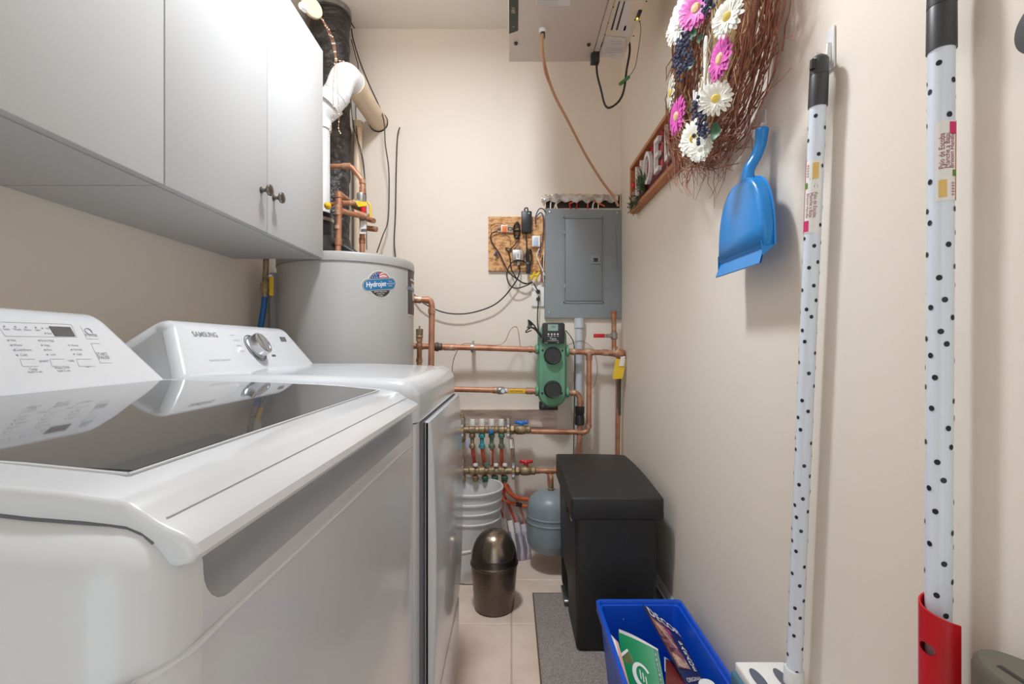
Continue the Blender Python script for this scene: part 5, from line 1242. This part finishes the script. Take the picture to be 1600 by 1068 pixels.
# ---- mops
def dots(t, A_, B_, r, n, seed, keep=(0, 1)):
    rnd = random.Random(seed); ax = (B_-A_).normalized(); ref = Vector((-1, -.9, 0)); u = (ref-ax*ref.dot(ax)).normalized(); w = ax.cross(u); g = MB()
    Lh = (B_-A_).length
    for i in range(n):
        f = (i+.5)/n
        if not keep[0] < f < keep[1]: continue
        for k in range(5):
            a0 = (i*.63+k*2*PI/5)+rnd.uniform(-.2, .2); c = A_+ax*(Lh*f+rnd.uniform(-.006, .006)+(k*2 % 5)*.008)
            pts = []
            for j in range(8):
                th = 2*PI*j/8; a = a0+.0032*math.cos(th)/r; pts.append(c+ax*(.0036*math.sin(th))+(u*math.cos(a)+w*math.sin(a))*(r+.0005))
            g.add(pts, [tuple(range(8))])
    return tag(g.build('dot_print', m_dot, t, flat=True, fix=False), kind='stuff')
def pole_label(t, A_, B_, r, f0, f1, a0, a1, flip=1):
    ax = (B_-A_).normalized(); ref = Vector((-1, 0, 0)); u = (ref-ax*ref.dot(ax)).normalized(); w = ax.cross(u); Lh = (B_-A_).length
    def P_(f, a, e): return A_+ax*(Lh*f)+(u*math.cos(a)+w*math.sin(a))*(r+e)
    def band(fa, fb, aa, ab, e, n=8):
        vs = []; fs = []
        for i in range(n+1):
            a = aa+(ab-aa)*i/n; vs += [P_(fa, a, e), P_(fb, a, e)]
        for i in range(n): fs.append((2*i, 2*i+2, 2*i+3, 2*i+1))
        return MB().add(vs, fs)
    lb_ = band(f0, f1, a0, a1, .0006).build('label', m_white, t, fix=False)
    d = a1-a0
    band(f0, f1, a0, a0+d*.10, .0009, 3).build('label_red_edge', m_red, lb_, fix=False)
    band(f1-(f1-f0)*.17, f1-(f1-f0)*.02, a0+d*.08, a0+d*.45, .0010, 4).build('label_pink_flower', mat('label_pink', (214, 40, 110), .5), lb_, fix=False)
    band(f0+(f1-f0)*.30, f0+(f1-f0)*.38, a0+d*.02, a0+d*.30, .0010, 4).build('label_green_square', mat('label_green', (96, 140, 40), .5), lb_, fix=False)
    band(f0+(f1-f0)*.04, f0+(f1-f0)*.26, a0+d*.55, a0+d*.85, .0010, 4).build('label_star', mat('label_gold', (228, 190, 110), .5), lb_, fix=False)
    g = MB(); hgt = Lh*(f1-f0)
    for i, s in enumerate(('Broom Handle', 'Manche a Balai', 'Palo de Escoba')):
        aa = a0+d*(.34+.2*i)
        g.text(s, .0072, None, sx=1.0, fn=lambda a, b, aa=aa: P_(f0+(f1-f0)*.62+a/Lh*flip, aa-b/r*flip, .0012))
    for i in range(14):
        fa = f0+(f1-f0)*(.06+.012*i); 
        if i % 3 != 2:
            for (aa, ab) in ((a0+d*.22, a0+d*.36),): g.add([P_(fa, aa, .0012), P_(fa+(f1-f0)*.006, aa, .0012), P_(fa+(f1-f0)*.006, ab, .0012), P_(fa, ab, .0012)], [(0, 1, 2, 3)])
    tag(g.build('label_lettering', mat('label_ink', (150, 40, 70), .5), lb_, flat=True, fix=False), kind='stuff')
R2 = .0135
T1 = onX(1281, 90, .538); B1 = onX(1240, 1062, .538)
t = thing('sponge_mop', 'farther polka dot pole on the right wall, with dark grip and white mop head', 'mop', B1, 'polka dot poles on the wall')
d_ = (B1-T1).normalized(); Ls = (B1-T1).length
J = T1+d_*.082
MB().tube([J, B1], R2, 24).build('pole', m_mop, t)
gr = MB().tube([T1-d_*.004, T1, T1+d_*.004, T1+d_*.03, T1+d_*.0305, T1+d_*.032, T1+d_*.075, J+d_*.002], .015, 24, radii=[.006, .0115, .014, .0148, .0142, .0148, .0152, .0152]).build('grip', m_grip, t)
MB().tube([T1+d_*.006+Vector((-.0135, -.004, 0)), T1+d_*.022+Vector((-.0140, -.004, 0))], .005, 12).build('hanging_hole', m_blk2, t)
dots(t, J, B1, R2, 27, 3)
pole_label(t, T1, B1, R2, .155, .265, .45, -1.75, 1)
MB().lathe([(.016, 0), (.0175, .004), (.0175, .05), (.014, .055)], B1-d_*.025, d_, 24).build('socket', m_plast, t)
zf = .418; hx0, hx1 = .452, .556
head = MB().box((hx0+.004, .80, zf-.02), (hx1, .985, zf), r=.004).build('head_plate', m_white, t)
for x0_ in (.478, .525):
    for yy in (.93, .85):
        pts = [Vector((x0_+.011*math.cos(a), yy+.030*math.sin(a)*1.1, zf+.0008)) for a in [2*PI*i/20 for i in range(20)]]
        MB().add(pts, [tuple(range(20))]).build('head_slot', mat('slot_grey', (92, 98, 112), .6), head, fix=False)
MB().box((hx0-.004, .797, zf-.05), (hx1, .988, zf-.018), r=.006).build('sponge', mat('teal_sponge', (74, 118, 136), .8, bump=(120, .5, .003)), t)
MB().tube(fillet([B1+d_*.02, B1+d_*.04, Vector((.53, .90, zf-.002))], .02), .012, 14).build('neck', m_plast, t)
adhesive_hook(onX(1295, 72, XR-.006).y, onX(1295, 72, XR-.006).z, 'white adhesive hook holding the farther polka dot pole')
T2 = onX(1471.5, -14, .535); B2 = onX(1466, 1000, .535)
d_ = (B2-T2).normalized()
t = thing('polka_dot_broom', 'white polka dot pole with a red bracket, nearer of the two on the right wall', 'broom', B2, 'polka dot poles on the wall')
J = onX(1471.3, 76, .535); J = T2+d_*(J-T2).length
MB().tube([J, B2+d_*.25], R2, 24).build('pole', m_mop, t)
MB().tube([T2-d_*.03, T2, T2+d_*.02, T2+d_*.0205, T2+d_*.022, J+d_*.003], .015, 24, radii=[.012, .0145, .0148, .0142, .0148, .0152]).build('grip', m_grip, t)
dots(t, J, B2, R2, 19, 5)
pole_label(t, T2, B2, R2, .325, .205, -2.25, -.45, -1)
# red curved bracket round the pole foot
g = MB(); vs = []; fs = []; n1, n2 = 22, 16; cB = onX(1468, 1010, .535)-Vector((0, .0095, 0))
for s in (0, 1):
    for i in range(n1+1):
        a = math.radians(105+150*i/n1)            # opens towards the wall
        for j in range(n2+1):
            top = .745-.012*i/n1*1.2; z = top-(top-.45)*j/n2; r = (.0255-.002*s)
            vs.append(Vector((.537+r*math.cos(a)*1.15, cB.y+.000+r*math.sin(a)*1.05, z)))
o_ = (n1+1)*(n2+1); I = lambda i, j, s: s*o_+i*(n2+1)+j
hole = {(i, j) for i in (4, 5, 6) for j in (2, 3)}
for i in range(n1):
    for j in range(n2):
        if False: continue
        fs.append((I(i, j, 0), I(i+1, j, 0), I(i+1, j+1, 0), I(i, j+1, 0))); fs.append((I(i, j, 1), I(i, j+1, 1), I(i+1, j+1, 1), I(i+1, j, 1)))
for i in range(n1): fs.append((I(i, 0, 0), I(i, 0, 1), I(i+1, 0, 1), I(i+1, 0, 0))); fs.append((I(i, n2, 0), I(i+1, n2, 0), I(i+1, n2, 1), I(i, n2, 1)))
for j in range(n2): fs.append((I(0, j, 0), I(0, j+1, 0), I(0, j+1, 1), I(0, j, 1))); fs.append((I(n1, j, 0), I(n1, j, 1), I(n1, j+1, 1), I(n1, j+1, 0)))
br = MB().add(vs, fs).build('red_bracket', m_redd, t)
hq = onX(1449, 1004, .519); hd_ = Vector((.861, 1, 0)).normalized()
boolean_cut(br, MB().cyl(hq-hd_*.03, hq+hd_*.012, .0075, 16))

# ---- bronze canister at the right edge and dark round hook
cx, cyy, zt = .535, .470, .726
t = thing('bronze_canister', 'slim bronze grey canister with a slotted lid in the lower right corner', 'canister', (cx, cyy, 0))
def oval(z, k): return [Vector((cx-.012+.036*k*math.cos(a), cyy+.07*k*math.sin(a), z)) for a in [2*PI*i/40 for i in range(40)]]
rows = [oval(0, .97), oval(.004, 1), oval(zt-.012, 1), oval(zt-.005, .975), oval(zt, .9)]
vs = []; fs = []
for r_ in rows: vs += r_
for i in range(4):
    for k in range(40): fs.append((i*40+k, i*40+(k+1) % 40, (i+1)*40+(k+1) % 40, (i+1)*40+k))
fs += [tuple(range(40))[::-1], tuple(range(160, 200))]
MB().add(vs, fs).build('body', mat('canister_bronze', (112, 106, 94), .5, .3), t)
MB().box((cx-.028, cyy-.045, zt-.002), (cx-.022, cyy+.035, zt+.0008), r=.0005).build('lid_slot', m_blk2, t)
c_ = onX(1606, 58, .552); t = thing('round_knob', 'dark grey round knob on the right wall, mostly beyond the frame edge', 'knob', (XR, c_.y, c_.z))
MB().lathe([(.012, 0), (.012, .008), (.024, .010), (.030, .016), (.028, .024), (.001, .028)], (XR-.0005, c_.y-.024, c_.z), (-1, 0, 0), 32).build('knob_head', mat('dark_knob', (78, 76, 80), .4), t)

# ---- sign
SXf = .532; ya, yb, za, zb_ = 1.579, 2.16, 1.648, 1.858
t = thing('lettered_sign', 'wooden shadow box sign with white NOEL letters on red, beneath the wreath', 'sign', (XR, (ya+yb)/2, za))
fw = .016
for a, b, nm in (((SXf, ya, za), (XR-.001, yb, za+fw), 'frame_rail'), ((SXf, ya, zb_-fw), (XR-.001, yb, zb_), 'frame_rail'), ((SXf, ya, za+fw), (XR-.001, ya+fw, zb_-fw), 'frame_side'), ((SXf, yb-fw, za+fw), (XR-.001, yb, zb_-fw), 'frame_side')):
    MB().box(a, b, r=.001, seg=1).build(nm, m_frame, t)
bk = MB().box((.553, ya+fw, za+fw), (.558, yb-fw, zb_-fw)).build('back_panel', m_red, t)
g = MB(); Ms = frame((.5525, 0, 0), (0, -1, 0), (0, 0, 1))
for k in range(9): y = ya+.04+k*.062; g.rect(Ms, -y-.012, za+fw, -y+.012, zb_-fw, .0005)
for k in range(3): z = za+.05+k*.055; g.rect(Ms, -yb+fw, z-.010, -ya-fw, z+.010, .0008)
g.build('plaid_print', mat('plaid_dark', (96, 24, 30), .7), bk, flat=True, fix=False)
for i, ch in enumerate('NOEL'):
    g = MB(); Ml = frame((.5515, yb-.115-i*.125, (za+zb_)/2+.005), (0, -1, 0), (0, 0, 1)); g.text(ch, .185, Ml, sx=.72, d=.014); g.build('letter', m_white, t, fix=True, flat=True)
g = MB(); rnd = random.Random(4)
for (cy_, cz_, n, sp_) in ((yb-.19, za+.06, 150, .062), (yb-.04, za+.03, 80, .045), (yb-.13, za+.02, 50, .04)):
    for i in range(n):
        a = rnd.uniform(0, 2*PI); L_ = rnd.uniform(.3, 1)*sp_; b = Vector((.540+rnd.uniform(-.006, .006), cy_+rnd.gauss(0, .012), cz_+rnd.gauss(0, .012)))
        e = b+Vector((-rnd.uniform(.0, .025), L_*math.cos(a)*.8, L_*abs(math.sin(a)) if cz_ > za+.05 else L_*math.sin(a)*.6)); g.tube([b, e], .0011, 4, caps=False)
tag(g.build('pine_sprigs', m_pine, t), kind='stuff')
for dy, dz_, nm, m in ((.055, .115, 'red_berry', m_red), (.06, .105, 'red_berry', m_red), (.062, .07, 'pine_cone', mat('pine_cone_brown', (150, 130, 116), .8)), (.10, .035, 'pine_cone', mat('pine_cone_brown', (150, 130, 116))), (.07, .045, 'pine_cone', mat('pine_cone_brown', (150, 130, 116)))):
    MB().ball((.535, yb-dy, za+dz_), .009 if 'berry' in nm else .012, 10).build(nm, m, t)

# ---- wreath
wy, wz = 1.225, 1.80
t = thing('twig_wreath', 'large round twig wreath with pink and white daisies and the word welcome', 'wreath', (XR, wy, wz-.3))
rnd = random.Random(11)
def rp_(a, r, x): return Vector((x, wy+r*math.cos(a), wz+r*math.sin(a)))
def swirl(g, n, amin, amax, ln, rlo, rhi, flare, tr, xlo=.455, xhi=.555):
    for i in range(n):
        a0 = rnd.uniform(amin, amax); r0 = rnd.uniform(rlo, rhi); L_ = rnd.uniform(*ln); x0 = rnd.uniform(xlo, xhi); s = rnd.choice((-1, -1, 1)); fl = rnd.uniform(*flare)
        pts = []; ph = rnd.uniform(0, 6)
        for k in range(7):
            f = k/6; r = r0+fl*f*f+.006*math.sin(ph+f*5); a = a0+s*L_*f
            x = min(XR-.004, x0+rnd.uniform(-.004, .004)-.02*f*rnd.random())
            pts.append(rp_(a, r, x))
        g.tube(pts, tr, 4, radii=[tr*(1-.55*k/6) for k in range(7)])
g = MB(); swirl(g, 300, 0, 2*PI, (.6, 1.4), .15, .255, (-.02, .06), .0023, .475, .555); tag(g.build('twig_ring', m_twig, t, ang=60), kind='stuff')
g = MB(); swirl(g, 170, -2.7, -.2, (.35, .9), .20, .27, (.02, .09), .0018, .47, .56); tag(g.build('loose_twigs', m_twig, t, ang=60), kind='stuff')
g = MB(); swirl(g, 120, 0, 2*PI, (.25, .6), .22, .27, (.03, .12), .0013, .50, .56); tag(g.build('wispy_twigs', m_twig, t, ang=60), kind='stuff')
g = MB(); swirl(g, 280, 2.2, 4.3, (.25, .9), .14, .26, (-.01, .07), .0015, .44, .505); tag(g.build('straw_stems', m_straw, t, ang=60), kind='stuff')
g = MB(); swirl(g, 90, -1.3, 1.2, (.3, .8), .15, .24, (-.01, .05), .0013, .48, .52); tag(g.build('straw_stems', m_straw, t, ang=60), kind='stuff')
def flower(c, R, nrm, m, mc, np_=18, cup=.25, nm='daisy'):
    n = Vector(nrm).normalized(); Mf_ = frame(c, n.cross(Vector((0, 0, 1))), (0, 0, 1)); 
    w_ = Mf_.to_3x3() @ Vector((0, 0, 1)); sg = 1 if w_.dot(n) > 0 else -1
    g = MB()
    for layer in range(2):
        for k in range(np_):
            a = 2*PI*(k+.5*layer)/np_+rnd.uniform(-.06, .06); Lp = R*rnd.uniform(.88, 1.05)*(1 if layer == 0 else .82); wd = R*.17
            cu = cup*(1+.8*layer)+rnd.uniform(-.06, .06)
            def pt(f, s): 
                r = Lp*f; wv = wd*math.sin(min(1, .25+f*.95)*PI*.82)*s
                return Mf_ @ Vector((r*math.cos(a)-wv*math.sin(a), r*math.sin(a)+wv*math.cos(a), sg*(cup*.0+cu*r*(1-.7*f)+.0012*abs(s)+.001*layer)))
            vs = [pt(f, s) for f in (.1, .4, .7, .92) for s in (-1, 0, 1)]+[pt(1.0, 0)]
            fs = []
            for i in range(3):
                for j in range(2): fs.append((i*3+j, i*3+j+1, i*3+j+4, i*3+j+3))
            fs += [(9, 10, 12), (10, 11, 12)]; g.add(vs, fs)
    p_ = g.build(nm, m, t, fix=False, ang=60)
    g = MB(); 
    g.lathe([(R*.24, 0), (R*.25, R*.08), (R*.18, R*.16), (.001, R*.19)], Vector(c)+n*R*.04, n, 14); g.build('flower_centre', mc, p_)
    return p_
m_pc = mat('peach_flower_centre', (232, 196, 150), .7)
for (px, py, X, R, nr, m, mc, np_) in ((1089, 14, .445, .050, (-.75, -.62, -.15), m_pink, m_pc, 20), (1128, 92, .425, .055, (-1.0, -.10, .0), m_pink, m_pc, 20), (1060, 182, .445, .046, (-.98, -.08, -.2), m_pink, m_pc, 20),
        (1138, 27, .42, .048, (-.85, -.45, -.25), m_cream, m_fcen, 18), (1119, 155, .42, .044, (-.6, -.75, -.2), m_cream, m_fcen, 18), (1086, 216, .435, .048, (-.8, -.4, -.45), m_cream, m_fcen, 18), (1051, 145, .455, .042, (-.98, .1, -.1), m_cream, m_fcen, 18),
        (1060, 42, .45, .044, (-.9, -.3, 0), m_cream, m_cream, 26), (1096, 232, .43, .036, (-.5, -.3, -.8), m_cream, m_cream, 26), (1066, 18, .45, .036, (-.9, -.3, .3), m_cream, m_cream, 26)):
    p = onX(px, py, X); flower(p, R*p.y/1.15, nr, m, mc, np_)
for px, py, X in ((1072, 58, .445), (1066, 80, .445), (1074, 92, .445), (1064, 106, .45), (1109, 3, .435), (1092, 172, .43), (1095, 190, .43), (1098, 206, .425), (1066, 68, .45), (1060, 96, .455)):
    g = MB(); c = onX(px, py, X)
    for k in range(26): g.ball(c+Vector((rnd.uniform(-.012, .008), rnd.gauss(0, .013), rnd.gauss(0, .014))), rnd.uniform(.0032, .0052), 6)
    tag(g.build('berry_cluster', m_berry, t), kind='stuff')
def leaf(c, d, L_, wd, n):
    d = Vector(d).normalized(); n = Vector(n); s = d.cross(n).normalized(); vs = []; fs = []
    for i in range(6):
        f = i/5; w2 = wd*math.sin(PI*min(.98, f*.9+.08)); p = c+d*L_*f-n.normalized()*.008*math.sin(f*PI)
        vs += [p-s*w2, p+n.normalized()*-.003, p+s*w2]
    for i in range(5):
        for j in range(2): fs.append((i*3+j, i*3+j+1, i*3+j+4, i*3+j+3))
    MB().add(vs, fs).build('leaf', m_leaf, t)
for px, py, X, d in ((1077, 84, .455, (0, .2, -1)), (1078, 65, .455, (0, -.3, 1)), (1117, 190, .43, (-.1, .1, -1)), (1112, 12, .44, (0, .4, 1)), (1088, 60, .45, (0, -.8, -.3)), (1105, 160, .44, (0, .5, -.6))):
    leaf(onX(px, py, X), d, .04, .012, (-.8, -.6, 0))
g = MB()                             # script lettering in the middle of the ring
wp = onX(1110, 116, .455)
u_ = Vector((0, -1, .0)); Mw = frame(wp, u_, (0, 0, 1))
def stroke(pts, r=.0034): g.tube(cat([Mw @ Vector((x*.72, y*.95, 0)) for x, y in pts], 5), r, 8)
w0 = -.135
def lo(o, pts): return [(o+x, y-.03) for x, y in pts]
stroke(lo(w0, [(0, .045), (.004, .01), (.014, .0), (.024, .03), (.03, .004), (.042, .002), (.05, .045)]))
stroke(lo(w0+.05, [(0, .01), (.012, .02), (.026, .034), (.02, .048), (.008, .036), (.008, .012), (.02, .0), (.036, .014)]))
stroke(lo(w0+.086, [(0, .014), (.014, .06), (.022, .12), (.014, .135), (.006, .11), (.006, .03), (.014, .0), (.028, .014)]))
stroke(lo(w0+.114, [(.03, .044), (.016, .048), (.004, .026), (.010, .004), (.026, .002), (.036, .014)]))
stroke(lo(w0+.150, [(.016, .048), (.002, .03), (.008, .004), (.022, .002), (.032, .024), (.018, .047), (.036, .042)]))
stroke(lo(w0+.188, [(0, .0), (.004, .044), (.018, .044), (.02, .002), (.024, .042), (.038, .044), (.042, .002)]))
stroke(lo(w0+.232, [(0, .01), (.012, .02), (.026, .034), (.02, .048), (.008, .036), (.008, .012), (.02, .0), (.036, .014)]))
g.build('welcome_lettering', m_white, t)
